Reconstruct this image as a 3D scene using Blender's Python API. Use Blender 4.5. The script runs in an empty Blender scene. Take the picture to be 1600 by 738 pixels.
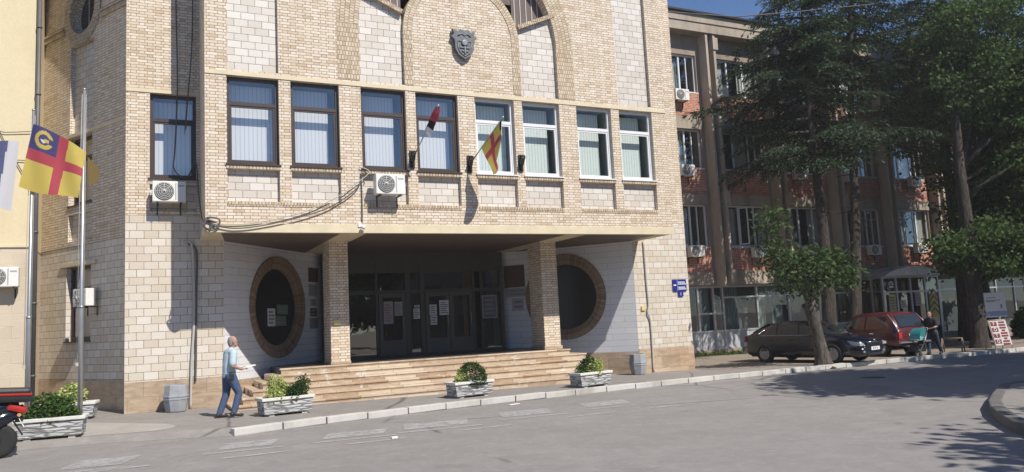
import bpy, bmesh, math, random
import numpy as np
from mathutils import Vector, Matrix
random.seed(7); np.random.seed(7)
S = bpy.context.scene
COL = S.collection
R = math.radians
# ---------------------------------------------------------------- camera
cd = bpy.data.cameras.new('camera'); cam = bpy.data.objects.new('camera', cd); COL.objects.link(cam)
cd.sensor_width = 36.0; cd.lens = 27.0; cd.clip_start = .1; cd.clip_end = 3000
cr = Vector((0.90183818, -0.42918971, -0.04984055)); cu = Vector((-0.00306361, -0.12170078, 0.99256211)); cf = Vector((0.43206308, 0.89497771, 0.11106928))
cam.matrix_world = Matrix(((cr.x, cu.x, -cf.x, 0), (cr.y, cu.y, -cf.y, -20), (cr.z, cu.z, -cf.z, 1.82), (0, 0, 0, 1)))
S.camera = cam
# ---------------------------------------------------------------- sky, sun, exposure
SUN = Vector((.2274, -.6406, .7335)).normalized()
w = bpy.data.worlds.new('World'); S.world = w; w.use_nodes = True
nt = w.node_tree; bg = nt.nodes['Background']; sk = nt.nodes.new('ShaderNodeTexSky')
sk.sky_type = 'NISHITA'; sk.sun_disc = False
sk.sun_elevation = math.asin(SUN.z); sk.sun_rotation = math.atan2(SUN.x, SUN.y)
sk.altitude = 1500; sk.air_density = 1.0; sk.dust_density = .0; sk.ozone_density = 8.0
nt.links.new(sk.outputs[0], bg.inputs[0]); bg.inputs[1].default_value = .10
sd = bpy.data.lights.new('sun', 'SUN'); sd.energy = 4.6; sd.angle = R(.5); sd.color = (1, .95, .87)
so = bpy.data.objects.new('sun', sd); COL.objects.link(so); so.rotation_euler = SUN.to_track_quat('Z', 'Y').to_euler()
S.view_settings.view_transform = 'Standard'; S.view_settings.look = 'None'; S.view_settings.gamma = 1
S.view_settings.exposure = .35
S.cycles.max_bounces = 6; S.cycles.diffuse_bounces = 3; S.cycles.glossy_bounces = 3; S.cycles.transparent_max_bounces = 8
# ---------------------------------------------------------------- helpers
def gz(x, dz=0): return -.0085 * max(-60, min(140, x)) + dz
class MB:
    """collects faces in world (or local) coordinates, builds ONE mesh object"""
    def __init__(s): s.v = []; s.f = []; s.m = []; s.uv = []; s.sm = []
    def face(s, pts, m=0, uv=None, smooth=False):
        i = len(s.v); s.v += [tuple(p) for p in pts]; s.f.append(list(range(i, i + len(pts)))); s.m.append(m); s.uv.append(uv); s.sm.append(smooth); return s
    def box(s, x0, x1, y0, y1, z0, z1, m=0, bev=0):
        return s.obox(((x0+x1)/2, (y0+y1)/2, (z0+z1)/2), (1,0,0), (0,1,0), (x1-x0)/2, (y1-y0)/2, (z1-z0)/2, m, bev)
    def obox(s, c, ax, ay, hx, hy, hz, m=0, bev=0):
        c = Vector(c); ax = Vector(ax).normalized(); ay = Vector(ay).normalized(); az = ax.cross(ay)
        if bev:
            b = min(bev, hx*.9, hy*.9, hz*.9)
            bm = bmesh.new(); bmesh.ops.create_cube(bm, size=2)
            for v in bm.verts: v.co = Vector((v.co.x*hx, v.co.y*hy, v.co.z*hz))
            bmesh.ops.bevel(bm, geom=bm.edges[:], offset=b, segments=2, profile=.6, affect='EDGES')
            for f in bm.faces: s.face([c + ax*v.co.x + ay*v.co.y + az*v.co.z for v in f.verts], m)
            bm.free(); return s
        def p(i, j, k): return c + ax*hx*i + ay*hy*j + az*hz*k
        for q in (((-1,-1,-1),(-1,1,-1),(1,1,-1),(1,-1,-1)), ((-1,-1,1),(1,-1,1),(1,1,1),(-1,1,1)), ((-1,-1,-1),(1,-1,-1),(1,-1,1),(-1,-1,1)),
                  ((1,1,-1),(-1,1,-1),(-1,1,1),(1,1,1)), ((1,-1,-1),(1,1,-1),(1,1,1),(1,-1,1)), ((-1,1,-1),(-1,-1,-1),(-1,-1,1),(-1,1,1))):
            s.face([p(*k) for k in q], m)
        return s
    def tube(s, pts, r, n=8, m=0, caps=True, smooth=True):
        pts = [Vector(p) for p in pts]; rr = r if isinstance(r, (list, tuple)) else [r]*len(pts)
        rings = []; up = None
        for i, p in enumerate(pts):
            t = (pts[min(i+1, len(pts)-1)] - pts[max(i-1, 0)]).normalized()
            if up is None: up = Vector((0,0,1)) if abs(t.z) < .9 else Vector((1,0,0))
            a = t.cross(up)
            if a.length < 1e-4: a = t.cross(Vector((0,1,0)))
            a.normalize(); b = a.cross(t); up = b
            rings.append([p + (a*math.cos(2*math.pi*k/n) + b*math.sin(2*math.pi*k/n))*rr[i] for k in range(n)])
        for i in range(len(rings)-1):
            for k in range(n): s.face([rings[i][k], rings[i][(k+1)%n], rings[i+1][(k+1)%n], rings[i+1][k]], m, None, smooth)
        if caps: s.face(rings[0][::-1], m); s.face(rings[-1], m)
        return s
    def lathe(s, prof, c, axis=(0,0,1), n=16, m=0, smooth=True, a0=0, ref=None):
        c = Vector(c); ax = Vector(axis).normalized(); u = Vector(ref) if ref else (Vector((1,0,0)) if abs(ax.x) < .9 else Vector((0,1,0)))
        u = (u - ax*u.dot(ax)).normalized(); v = ax.cross(u)
        rings = [[c + ax*h + (u*math.cos(a0+2*math.pi*k/n) + v*math.sin(a0+2*math.pi*k/n))*r for k in range(n)] for r, h in prof]
        for i in range(len(rings)-1):
            for k in range(n): s.face([rings[i][k], rings[i][(k+1)%n], rings[i+1][(k+1)%n], rings[i+1][k]], m, None, smooth)
        if prof[0][0] > 1e-4: s.face(rings[0][::-1], m)
        if prof[-1][0] > 1e-4: s.face(rings[-1], m)
        return s
    def prism(s, poly, o, ax, ay, d, m=0):
        """poly of (a,b) in the plane o+a*ax+b*ay, extruded by vector d"""
        o = Vector(o); ax = Vector(ax); ay = Vector(ay); d = Vector(d)
        A = [o + ax*a + ay*b for a, b in poly]; B = [p + d for p in A]; n = len(A)
        s.face(A, m); s.face(B[::-1], m)
        for i in range(n): s.face([A[i], B[i], B[(i+1)%n], A[(i+1)%n]], m)
        return s
    def build(s, name, mat, parent=None, merge=False):
        me = bpy.data.meshes.new(name)
        off = Vector((0,0,0)); p = parent
        while p: 
            off += p.location; p = p.parent
        V = [(a[0]-off.x, a[1]-off.y, a[2]-off.z) for a in s.v]
        me.from_pydata(V, [], s.f)
        mats = mat if isinstance(mat, (list, tuple)) else [mat]
        for k in mats: me.materials.append(k)
        me.polygons.foreach_set('material_index', s.m); me.polygons.foreach_set('use_smooth', s.sm)
        ul = me.uv_layers.new(name='UVMap'); uv = []
        me.update()
        for pl, fuv, f in zip(me.polygons, s.uv, s.f):
            if fuv: uv += [c for q in fuv for c in q]; continue
            n = pl.normal
            if abs(n.z) > .75:
                for i in f: uv += [s.v[i][0], s.v[i][1]]
            else:
                l = math.hypot(n.x, n.y) or 1; tx, ty = -n.y/l, n.x/l
                if tx < -.01 or (abs(tx) <= .01 and ty < 0): tx, ty = -tx, -ty
                for i in f: uv += [s.v[i][0]*tx + s.v[i][1]*ty, s.v[i][2]]
        ul.data.foreach_set('uv', uv)
        if any(s.sm) and not merge:
            bm = bmesh.new(); bm.from_mesh(me); bmesh.ops.remove_doubles(bm, verts=bm.verts, dist=2e-5); bm.to_mesh(me); bm.free()
        if merge:
            bm = bmesh.new(); bm.from_mesh(me); bmesh.ops.remove_doubles(bm, verts=bm.verts, dist=1e-4); bmesh.ops.recalc_face_normals(bm, faces=bm.faces); bm.to_mesh(me); bm.free()
        o = bpy.data.objects.new(name, me); COL.objects.link(o)
        if parent: o.parent = parent
        return o
def tag(o, label=None, cat=None, group=None, kind=None):
    if label: o['label'] = label
    if cat: o['category'] = cat
    if group: o['group'] = group
    if kind: o['kind'] = kind
    return o
def thing(name, label, cat, loc=(0,0,0), rz=0, group=None):
    o = bpy.data.objects.new(name, None); COL.objects.link(o); o.location = loc; o.rotation_euler = (0,0,rz); o.empty_display_size = .2
    return tag(o, label, cat, group)
def copy_tree(o, parent=None):
    c = o.copy(); COL.objects.link(c)
    if parent: c.parent = parent
    for ch in list(o.children): copy_tree(ch, c)
    return c
def local(mb_fn, name, mat, parent):
    """build in local coordinates of a rotated thing"""
    loc, rot = parent.location.copy(), parent.rotation_euler.copy()
    return None
class L(MB):
    """MB whose coordinates are already local to the parent"""
    def build(s, name, mat, parent=None, merge=False):
        o = MB.build(s, name, mat, None, merge)
        if parent: o.parent = parent
        return o
# ---------------------------------------------------------------- materials
class NT:
    def __init__(s, name):
        s.mat = bpy.data.materials.new(name); s.mat.use_nodes = True; s.t = s.mat.node_tree; s.n = s.t.nodes; s.b = s.n['Principled BSDF']; s.o = s.n['Material Output']
    def new(s, typ, **k):
        x = s.n.new(typ)
        for a, v in k.items(): setattr(x, a, v)
        return x
    def ln(s, a, b): s.t.links.new(a, b)
    def m(s, op, a, b=None, c=None):
        x = s.n.new('ShaderNodeMath'); x.operation = op
        for i, v in enumerate((a, b, c)):
            if v is None: continue
            if isinstance(v, (int, float)): x.inputs[i].default_value = v
            else: s.ln(v, x.inputs[i])
        return x.outputs[0]
    def coord(s, kind='Object'): return s.n.new('ShaderNodeTexCoord').outputs[kind]
    def noise(s, scale, vec=None, detail=4, rough=.6, dist=0):
        x = s.n.new('ShaderNodeTexNoise'); x.inputs['Scale'].default_value = scale; x.inputs['Detail'].default_value = detail; x.inputs['Roughness'].default_value = rough; x.inputs['Distortion'].default_value = dist
        if vec is not None: s.ln(vec, x.inputs['Vector'])
        return x.outputs['Fac']
    def scalev(s, vec, sc):
        x = s.n.new('ShaderNodeMapping'); x.inputs['Scale'].default_value = sc; s.ln(vec, x.inputs['Vector']); return x.outputs[0]
    def ramp(s, fac, stops, interp='LINEAR'):
        x = s.n.new('ShaderNodeValToRGB'); x.color_ramp.interpolation = interp
        e = x.color_ramp.elements
        while len(e) > 1: e.remove(e[-1])
        e[0].position = stops[0][0]; e[0].color = (*stops[0][1], 1)
        for p, c in stops[1:]:
            k = e.new(p); k.color = (*c, 1)
        s.ln(fac, x.inputs[0]); return x.outputs[0]
    def mix(s, fac, a, b, typ='MIX'):
        x = s.n.new('ShaderNodeMix'); x.data_type = 'RGBA'; x.blend_type = typ
        for sk_, v in ((x.inputs[0], fac), (x.inputs[6], a), (x.inputs[7], b)):
            if isinstance(v, (int, float)): sk_.default_value = v
            elif isinstance(v, tuple): sk_.default_value = (*v, 1)
            else: s.ln(v, sk_)
        return x.outputs[2]
    def rng(s, v, a, b, c=0., d=1.):
        x = s.n.new('ShaderNodeMapRange'); s.ln(v, x.inputs[0])
        for i, q in enumerate((a, b, c, d)): x.inputs[i+1].default_value = q
        return x.outputs[0]
    def bump(s, h, strength=.3, dist=.01):
        x = s.n.new('ShaderNodeBump'); x.inputs['Strength'].default_value = strength; x.inputs['Distance'].default_value = dist; s.ln(h, x.inputs['Height']); s.ln(x.outputs[0], s.b.inputs['Normal'])
    def base(s, c):
        if isinstance(c, tuple): s.b.inputs['Base Color'].default_value = (*c, 1)
        else: s.ln(c, s.b.inputs['Base Color'])
    def rough(s, r): s.b.inputs['Roughness'].default_value = r
def mul(c, k): return tuple(x*k for x in c)
def plain(name, c, rough=.6, metal=0., var=.12, sc=3., coat=0., spec=.5):
    n = NT(name); f = n.noise(sc, n.coord(), 5)
    n.base(n.ramp(f, [(.25, mul(c, 1-var)), (.75, mul(c, 1+var))])); n.rough(rough); n.b.inputs['Metallic'].default_value = metal
    n.b.inputs['Coat Weight'].default_value = coat; n.b.inputs['Coat Roughness'].default_value = .05; n.b.inputs['Specular IOR Level'].default_value = spec
    if var > .05: n.bump(f, .08, .01)
    return n.mat
def bond(name, Lm, H, split, jw, stops, joint, rough=.8, off=.5, stain=.25, jsoft=.5, bump=.5):
    n = NT(name); uv = n.coord('UV'); sp = n.new('ShaderNodeSeparateXYZ'); n.ln(uv, sp.inputs[0]); u, v = sp.outputs[0], sp.outputs[1]
    vr = n.m('DIVIDE', v, H); row = n.m('FLOOR', vr); fv = n.m('FRACT', vr)
    par = n.m('MODULO', n.m('ABSOLUTE', row), 2.)
    ur = n.m('ADD', n.m('DIVIDE', u, Lm), n.m('MULTIPLY', par, off)); cell = n.m('FLOOR', ur); fu = n.m('FRACT', ur)
    if split:
        wh = n.m('GREATER_THAN', fu, split)
        lx = n.m('SUBTRACT', fu, n.m('MULTIPLY', wh, split)); wd = n.m('ADD', split, n.m('MULTIPLY', wh, 1-2*split))
    else: wh = n.m('MULTIPLY', fu, 0.); lx = fu; wd = n.m('ADD', wh, 1.)
    du = n.m('MULTIPLY', n.m('MINIMUM', lx, n.m('SUBTRACT', wd, lx)), Lm)
    dv = n.m('MULTIPLY', n.m('MINIMUM', fv, n.m('SUBTRACT', 1., fv)), H)
    wob = n.m('ADD', n.m('MULTIPLY', n.m('SUBTRACT', n.noise(14, uv, 2), .5), jw*.7), n.m('MULTIPLY', n.m('SUBTRACT', n.noise(55, uv, 2), .5), jw*.6))
    dd = n.m('ADD', n.m('MINIMUM', du, dv), wob)
    br = n.rng(dd, jw*.5*(1-jsoft), jw*.5*(1+jsoft))          # 0 joint, 1 brick
    cb = n.new('ShaderNodeCombineXYZ'); n.ln(cell, cb.inputs[0]); n.ln(row, cb.inputs[1]); n.ln(wh, cb.inputs[2])
    wn = n.new('ShaderNodeTexWhiteNoise'); wn.noise_dimensions = '3D'; n.ln(cb.outputs[0], wn.inputs[0])
    c = n.ramp(wn.outputs['Value'], stops)
    fn = n.noise(25, uv, 5, .7); c = n.mix(n.rng(fn, .3, .75, 0, .35), c, mul(stops[0][1], .75))
    big = n.noise(.35, n.scalev(uv, (1.6, .55, 1)), 6, .65); c = n.mix(n.rng(big, .42, .75, 0, stain), c, mul(stops[0][1], .55))
    st_ = n.noise(1., n.scalev(uv, (3.5, .22, 1)), 5, .6); c = n.mix(n.rng(st_, .52, .78, 0, stain*1.2), c, mul(stops[0][1], .6))
    jn = n.noise(3.2, uv, 4); c = n.mix(br, n.mix(n.rng(jn, .35, .65), joint, mul(joint, 1.9)), c); n.base(c); n.rough(rough)
    n.bump(n.m('ADD', br, n.m('MULTIPLY', fn, .4)), bump, .008)
    return n.mat
def glass(name, tint=(.75,.82,.85), gl=.12, dark=0.0, rough=.01):
    """reflecting window glass: fresnel mix of clear and mirror"""
    n = NT(name); n.n.remove(n.b)
    tr = n.new('ShaderNodeBsdfTransparent'); tr.inputs[0].default_value = (*tint, 1)
    g = n.new('ShaderNodeBsdfGlossy'); g.inputs['Roughness'].default_value = rough; g.inputs[0].default_value = (1,.96,.90,1)
    lw = n.new('ShaderNodeLayerWeight'); lw.inputs[0].default_value = .5
    nz = n.noise(.9, n.coord(), 2); bp = n.new('ShaderNodeBump'); bp.inputs['Strength'].default_value = .05; bp.inputs['Distance'].default_value = .05; n.ln(nz, bp.inputs['Height']); n.ln(bp.outputs[0], g.inputs['Normal'])
    f = n.m('ADD', n.m('MULTIPLY', n.m('POWER', lw.outputs['Facing'], 4.), .75), gl)
    mx = n.new('ShaderNodeMixShader'); n.ln(f, mx.inputs[0]); n.ln(tr.outputs[0], mx.inputs[1]); n.ln(g.outputs[0], mx.inputs[2]); n.ln(mx.outputs[0], n.o.inputs[0])
    return n.mat
M = {}
FB = [(0,(.52,.40,.27)), (.10,(.62,.505,.37)), (.35,(.68,.575,.44)), (.65,(.73,.635,.51)), (.9,(.78,.70,.59)), (1,(.60,.46,.32))]
M['brick'] = bond('yellow_brick', .40, .0785, .66, .0155, FB, (.20,.145,.105), stain=.08)
FR = [(0,(.46,.35,.23)), (.3,(.58,.47,.33)), (.7,(.67,.57,.43)), (1,(.50,.37,.24))]
M['ring'] = bond('ring_brick', .08, .13, 0, .013, FR, (.13,.09,.06), stain=.15)
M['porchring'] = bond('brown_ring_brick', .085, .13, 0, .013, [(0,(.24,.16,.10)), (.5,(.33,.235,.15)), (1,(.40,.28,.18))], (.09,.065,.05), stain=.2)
M['tile'] = bond('pale_stone_block', .345, .2025, 0, .012, [(0,(.57,.49,.39)), (.25,(.60,.53,.43)), (.6,(.63,.575,.49)), (1,(.69,.64,.57))], (.12,.09,.07), rough=.6, stain=.10, bump=.4)
M['tilew'] = bond('pale_pink_stone_block', .345, .195, 0, .012, [(0,(.56,.50,.43)), (.4,(.62,.565,.50)), (1,(.70,.655,.60))], (.11,.08,.065), rough=.6, stain=.06, bump=.4)
M['white_tile'] = bond('white_stone_block', 1.3, .205, 0, .010, [(0,(.68,.68,.70)), (1,(.76,.76,.78))], (.27,.26,.27), rough=.55, stain=.05, off=.37)
M['redbrick'] = bond('red_brick', .25, .085, 0, .014, [(0,(.34,.115,.075)), (.5,(.43,.165,.105)), (1,(.52,.23,.15))], (.40,.30,.24), stain=.25)
M['oldtile'] = bond('beige_wall_block', .55, .34, 0, .012, [(0,(.55,.46,.34)), (1,(.62,.53,.41))], (.40,.33,.25), stain=.2)
def marble(name, vert=False):
    n = NT(name); uv = n.coord('UV')
    sc = (5, .9, 1) if vert else (1.2, 4.2, 1)
    f = n.noise(1.6, n.scalev(uv, sc), 8, .68, .6); g = n.noise(.5, uv, 4)
    c = n.ramp(f, [(.25,(.27,.175,.11)), (.4,(.41,.295,.20)), (.55,(.50,.39,.28)), (.75,(.60,.50,.385))])
    c = n.mix(n.rng(g, .5, .7, 0, .4), c, (.36,.19,.095))
    bk = n.new('ShaderNodeTexBrick'); bk.offset = .5; bk.inputs['Scale'].default_value = 1; bk.inputs['Brick Width'].default_value = .75; bk.inputs['Row Height'].default_value = .39; bk.inputs['Mortar Size'].default_value = .004
    bk.inputs['Color1'].default_value = (.8,.8,.8,1); bk.inputs['Color2'].default_value = (1.1,1.1,1.1,1); bk.inputs['Mortar'].default_value = (.4,.35,.3,1); n.ln(uv, bk.inputs[0])
    c = n.mix(1., c, bk.outputs[0], 'MULTIPLY'); n.base(c); n.rough(.38); n.bump(f, .12, .01); return n.mat
M['marble'] = marble('tan_marble')
def stepmat():
    n = NT('step_marble'); uv = n.coord('UV'); sp = n.new('ShaderNodeSeparateXYZ'); n.ln(n.coord('Object'), sp.inputs[0])
    f = n.noise(1.6, n.scalev(uv, (1.3, 5, 1)), 8, .72, .9)
    bk = n.new('ShaderNodeTexBrick'); bk.offset = .37; bk.inputs['Scale'].default_value = 1; bk.inputs['Brick Width'].default_value = .92; bk.inputs['Row Height'].default_value = .157; bk.inputs['Mortar Size'].default_value = .006
    bk.inputs['Color1'].default_value = (0,0,0,1); bk.inputs['Color2'].default_value = (1,1,1,1); bk.inputs['Mortar'].default_value = (.5,.5,.5,1); n.ln(uv, bk.inputs[0])
    c = n.ramp(f, [(.28,(.25,.165,.105)), (.42,(.40,.29,.195)), (.58,(.51,.40,.28)), (.78,(.60,.50,.385))])
    c = n.mix(n.m('MULTIPLY', n.rng(bk.outputs[0], .45, 1.), .75), c, (.66,.56,.43))
    c = n.mix(n.rng(bk.outputs[0], .0, .3, .5, 0), c, (.28,.15,.075)); c = n.mix(n.rng(n.noise(2.3, uv, 3), .62, .66, 0, .7), c, (.66,.62,.56)); c = n.mix(n.rng(n.noise(3.5, n.scalev(uv,(1,3,1)), 5), .60, .70, 0, .6), c, (.30,.15,.07))
    c = n.mix(n.m('MULTIPLY', bk.outputs['Fac'], .7), c, (.12,.075,.045)); n.base(c); n.rough(.45); n.bump(f, .2, .01); return n.mat
M['step'] = stepmat()
M['joint'] = plain('dark_step_joint', (.10,.06,.035), .9)
M['cream'] = plain('cream_paint', (.62,.53,.37), .7, var=.12, sc=2)
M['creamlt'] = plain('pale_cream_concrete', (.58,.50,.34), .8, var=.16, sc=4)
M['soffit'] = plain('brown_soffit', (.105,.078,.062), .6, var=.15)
M['floor'] = plain('dark_granite', (.045,.042,.042), .4)
M['brownframe'] = plain('brown_frame', (.055,.036,.03), .4, var=.06)
M['whiteframe'] = plain('white_frame', (.72,.72,.72), .4, var=.03)
M['alu'] = plain('grey_aluminium', (.48,.49,.5), .4, .4, var=.05)
M['doorframe'] = plain('dark_bronze_frame', (.06,.05,.043), .4, var=.05)
M['pane'] = glass('window_glass', tint=(.90,.92,.94), gl=.19)
M['pane2'] = glass('clear_window_glass', tint=(.80,.86,.85), gl=.07)
M['darkpane'] = glass('dark_door_glass', tint=(.45,.42,.38), gl=.13)
M['officepane_'] = glass('office_window_glass', tint=(.8,.85,.86), gl=.20)
M['blind'] = None
def blindmat():
    n = NT('vertical_blind'); sp = n.new('ShaderNodeSeparateXYZ'); n.ln(n.coord('UV'), sp.inputs[0])
    f = n.m('FRACT', n.m('MULTIPLY', sp.outputs[0], 9.)); e = n.rng(n.m('MINIMUM', f, n.m('SUBTRACT', 1., f)), .02, .12)
    n.base(n.mix(e, (.50,.50,.50), (.82,.81,.79))); n.rough(.8); return n.mat
M['blind'] = blindmat()
M['inside'] = plain('dim_room', (.10,.10,.11), .9); M['officeroom'] = plain('pale_room', (.34,.36,.36), .9)
M['curtain'] = plain('net_curtain', (.62,.60,.55), .9, sc=1.2)
M['dgrey'] = plain('dark_grey_curtain', (.12,.12,.125), .9)
M['green'] = plain('green_shutter', (.02,.28,.16), .6)
M['siding'] = plain('brown_siding', (.11,.075,.062), .6)
M['whiteline'] = plain('pale_batten', (.55,.52,.5), .6)
M['acwhite'] = plain('white_painted_casing', (.72,.71,.67), .45, var=.05)
M['acgrille'] = plain('dark_fan_grille', (.10,.10,.10), .5)
M['steel'] = plain('galvanised_steel', (.42,.42,.42), .38, .7, var=.15)
M['black'] = plain('black_plastic', (.018,.018,.018), .45, var=.05)
M['rubber'] = plain('tyre_rubber', (.02,.02,.02), .85)
M['cable'] = plain('grey_cable', (.09,.085,.08), .6)
M['palecable'] = plain('pale_cable', (.45,.42,.38), .6)
M['bronze'] = plain('weathered_metal_shield', (.115,.12,.125), .5, .3, var=.3, sc=9)
M['concrete'] = None
M['oldconc'] = None
def stained(name, a, b, c):
    n = NT(name); o = n.coord(); f = n.noise(.7, n.scalev(o, (1,1,.45)), 8, .7); g = n.noise(14, o, 4)
    col = n.ramp(f, [(.3, a), (.5, b), (.72, c)]); n.base(n.mix(n.rng(g,.3,.7,0,.25), col, mul(b,.7))); n.rough(.9); n.bump(g, .2, .01); return n.mat
M['concrete'] = stained('pale_concrete_curb', (.30,.28,.25), (.50,.48,.44), (.62,.60,.56))
M['oldconc'] = stained('stained_concrete', (.15,.13,.11), (.36,.30,.235), (.46,.385,.295))
M['pilast'] = stained('brown_render', (.20,.155,.125), (.30,.235,.185), (.38,.30,.24))
M['fin'] = stained('worn_fin_concrete', (.28,.23,.185), (.40,.34,.275), (.50,.43,.35))
M['beige'] = stained('yellow_render', (.60,.50,.31), (.68,.575,.37), (.70,.60,.40))
M['barrel'] = plain('grey_concrete_cast', (.30,.31,.33), .75, var=.18, sc=5)
M['planter'] = None
def planter_m():
    n = NT('stacked_slate'); uv = n.coord('UV'); vo = n.new('ShaderNodeTexVoronoi'); vo.inputs['Scale'].default_value = 1; vo.feature = 'DISTANCE_TO_EDGE'
    mp = n.new('ShaderNodeMapping'); mp.inputs['Scale'].default_value = (2.6, 21, 1); ad = n.mix(.06, uv, n.new('ShaderNodeTexNoise').outputs['Color']); n.ln(ad, mp.inputs['Vector']); n.ln(mp.outputs[0], vo.inputs['Vector'])
    v2 = n.new('ShaderNodeTexVoronoi'); v2.inputs['Scale'].default_value = 1; n.ln(mp.outputs[0], v2.inputs['Vector'])
    e = n.rng(vo.outputs['Distance'], .02, .16); c = n.mix(.6, (.46,.46,.45), v2.outputs['Color']); hs = n.new('ShaderNodeHueSaturation'); hs.inputs['Saturation'].default_value = 0; n.ln(c, hs.inputs['Color'])
    c = n.mix(e, (.16,.16,.16), n.mix(.65, hs.outputs[0], (.40,.40,.39))); n.base(c); n.rough(.8); n.bump(e, .6, .03); return n.mat
M['planter'] = planter_m()
M['soil'] = plain('soil', (.05,.035,.025), .95)
M['paper'] = plain('paper', (.68,.67,.65), .7, var=.04)
M['blue'] = plain('blue_enamel', (.02,.025,.22), .35, var=.05)
M['white'] = plain('white_paint', (.78,.78,.78), .5, var=.03)
M['brownplaque'] = plain('brown_plaque', (.10,.062,.045), .45)
M['greyplaque'] = plain('grey_plaque', (.36,.34,.34), .45)
M['bark'] = stained('brown_bark', (.022,.018,.015), (.045,.037,.031), (.08,.066,.055))
def barkm(name, a, b, c):
    n = NT(name); o = n.coord(); f = n.noise(2.2, n.scalev(o, (3,3,.55)), 8, .72, .4); g = n.noise(9, n.scalev(o, (2,2,.5)), 5, .7)
    col = n.ramp(f, [(.32, a), (.5, b), (.68, c)]); n.base(n.mix(n.rng(g,.4,.62), mul(b,.45), col)); n.rough(.95); n.bump(n.m('ADD', f, g), .9, .06); return n.mat
M['barkl'] = barkm('grey_bark', (.05,.042,.036), (.13,.11,.09), (.24,.205,.17)); M['barkc'] = barkm('conifer_bark', (.03,.025,.021), (.07,.056,.047), (.13,.105,.088))

def leaf(name, a, b, tr=.25):
    n = NT(name); gi = n.new('ShaderNodeNewGeometry'); c = n.ramp(gi.outputs['Random Per Island'], [(0, a), (.7, tuple((x+y)/2 for x, y in zip(a, b))), (1, b)]); n.base(c); n.rough(.8); n.b.inputs['Specular IOR Level'].default_value = .15
    t = n.new('ShaderNodeBsdfTranslucent'); n.ln(n.mix(.5, c, (b[0]*1.2, b[1]*1.3, b[2]*.5)), t.inputs[0]); mx = n.new('ShaderNodeMixShader'); mx.inputs[0].default_value = tr; n.ln(n.b.outputs[0], mx.inputs[1]); n.ln(t.outputs[0], mx.inputs[2]); n.ln(mx.outputs[0], n.o.inputs[0]); return n.mat
M['needle'] = leaf('conifer_needles', (.022,.042,.028), (.075,.110,.055), .15)
M['mapleleaf'] = leaf('maple_leaves', (.036,.066,.024), (.11,.165,.055), .28)
M['limeleaf'] = leaf('lime_green_leaves', (.032,.062,.022), (.10,.145,.055), .25)
M['shrubleaf'] = leaf('shrub_leaves', (.03,.07,.018), (.10,.17,.045), .25)
M['varileaf'] = leaf('variegated_leaves', (.22,.30,.07), (.60,.60,.28), .2)
M['boxleaf'] = leaf('dark_box_leaves', (.018,.045,.012), (.05,.10,.025), .2)
M['grass'] = leaf('grass_blades', (.05,.09,.025), (.12,.16,.05), .25)
def asphalt(name, c, sp=.12, crack=True):
    n = NT(name); o = n.coord(); f = n.noise(.22, o, 7, .62); g = n.noise(60, o, 3); h = n.noise(2.2, n.scalev(o,(.35,1.6,1)), 6, .65)
    col = n.ramp(f, [(.3, mul(c, .84)), (.55, c), (.75, mul(c, 1.16))]); col = n.mix(n.rng(h, .35, .75, 0, .30), col, mul(c, .70)); col = n.mix(n.rng(g, .3, .7, 0, sp*2), col, mul(c, 1.35))
    ln_ = n.noise(.5, n.scalev(o, (.06, 1.3, 1)), 4, .5); col = n.mix(n.rng(ln_, .40, .65, 0, .35), col, mul(c, 1.22))
    sp1 = n.noise(16, o, 5, .75); col = n.mix(n.rng(sp1, .45, .75, 0, .40), col, mul(c, .62)); sp2 = n.noise(130, o, 2); col = n.mix(n.rng(sp2, .55, .8, 0, .5), col, mul(c, 1.7))
    mt = n.noise(1.7, o, 6, .7); col = n.mix(n.rng(mt, .38, .62, .55, 0), col, mul(c, .78)); md_ = n.noise(5.5, o, 4, .7); col = n.mix(n.rng(md_, .52, .72, 0, .45), col, mul(c, 1.35)); oi = n.noise(1.1, o, 3, .5); col = n.mix(n.rng(oi, .66, .76, 0, .42), col, mul(c, .55))
    if crack:
        vo = n.new('ShaderNodeTexVoronoi'); vo.feature = 'DISTANCE_TO_EDGE'; vo.inputs['Scale'].default_value = .16
        wv = n.mix(.30, o, n.new('ShaderNodeTexNoise').outputs['Color']); n.ln(wv, vo.inputs['Vector'])
        ck = n.m('MULTIPLY', n.rng(vo.outputs['Distance'], .0015, .006, 1, 0), n.rng(f, .5, .56)); col = n.mix(n.m('MULTIPLY', ck, .75), col, mul(c, .35))
    n.base(col); n.rough(.85); n.bump(g, .25, .004); return n.mat
M['road'] = asphalt('worn_asphalt', (.250,.232,.220))
M['pave'] = asphalt('old_pavement', (.255,.232,.212))
M['patch'] = asphalt('pale_concrete_patch', (.36,.33,.295), crack=False)
M['earth'] = asphalt('dusty_ground', (.26,.215,.17), crack=False)
def paintm():
    n = NT('worn_road_paint'); o = n.coord(); f = n.noise(5, o, 6, .75); tr = n.new('ShaderNodeBsdfTransparent'); n.base((.46,.45,.44)); n.rough(.8)
    mx = n.new('ShaderNodeMixShader'); n.ln(n.rng(f, .46, .68, .30, .95), mx.inputs[0]); n.ln(n.b.outputs[0], mx.inputs[1]); n.ln(tr.outputs[0], mx.inputs[2]); n.ln(mx.outputs[0], n.o.inputs[0]); return n.mat
M['paint'] = paintm()
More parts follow.
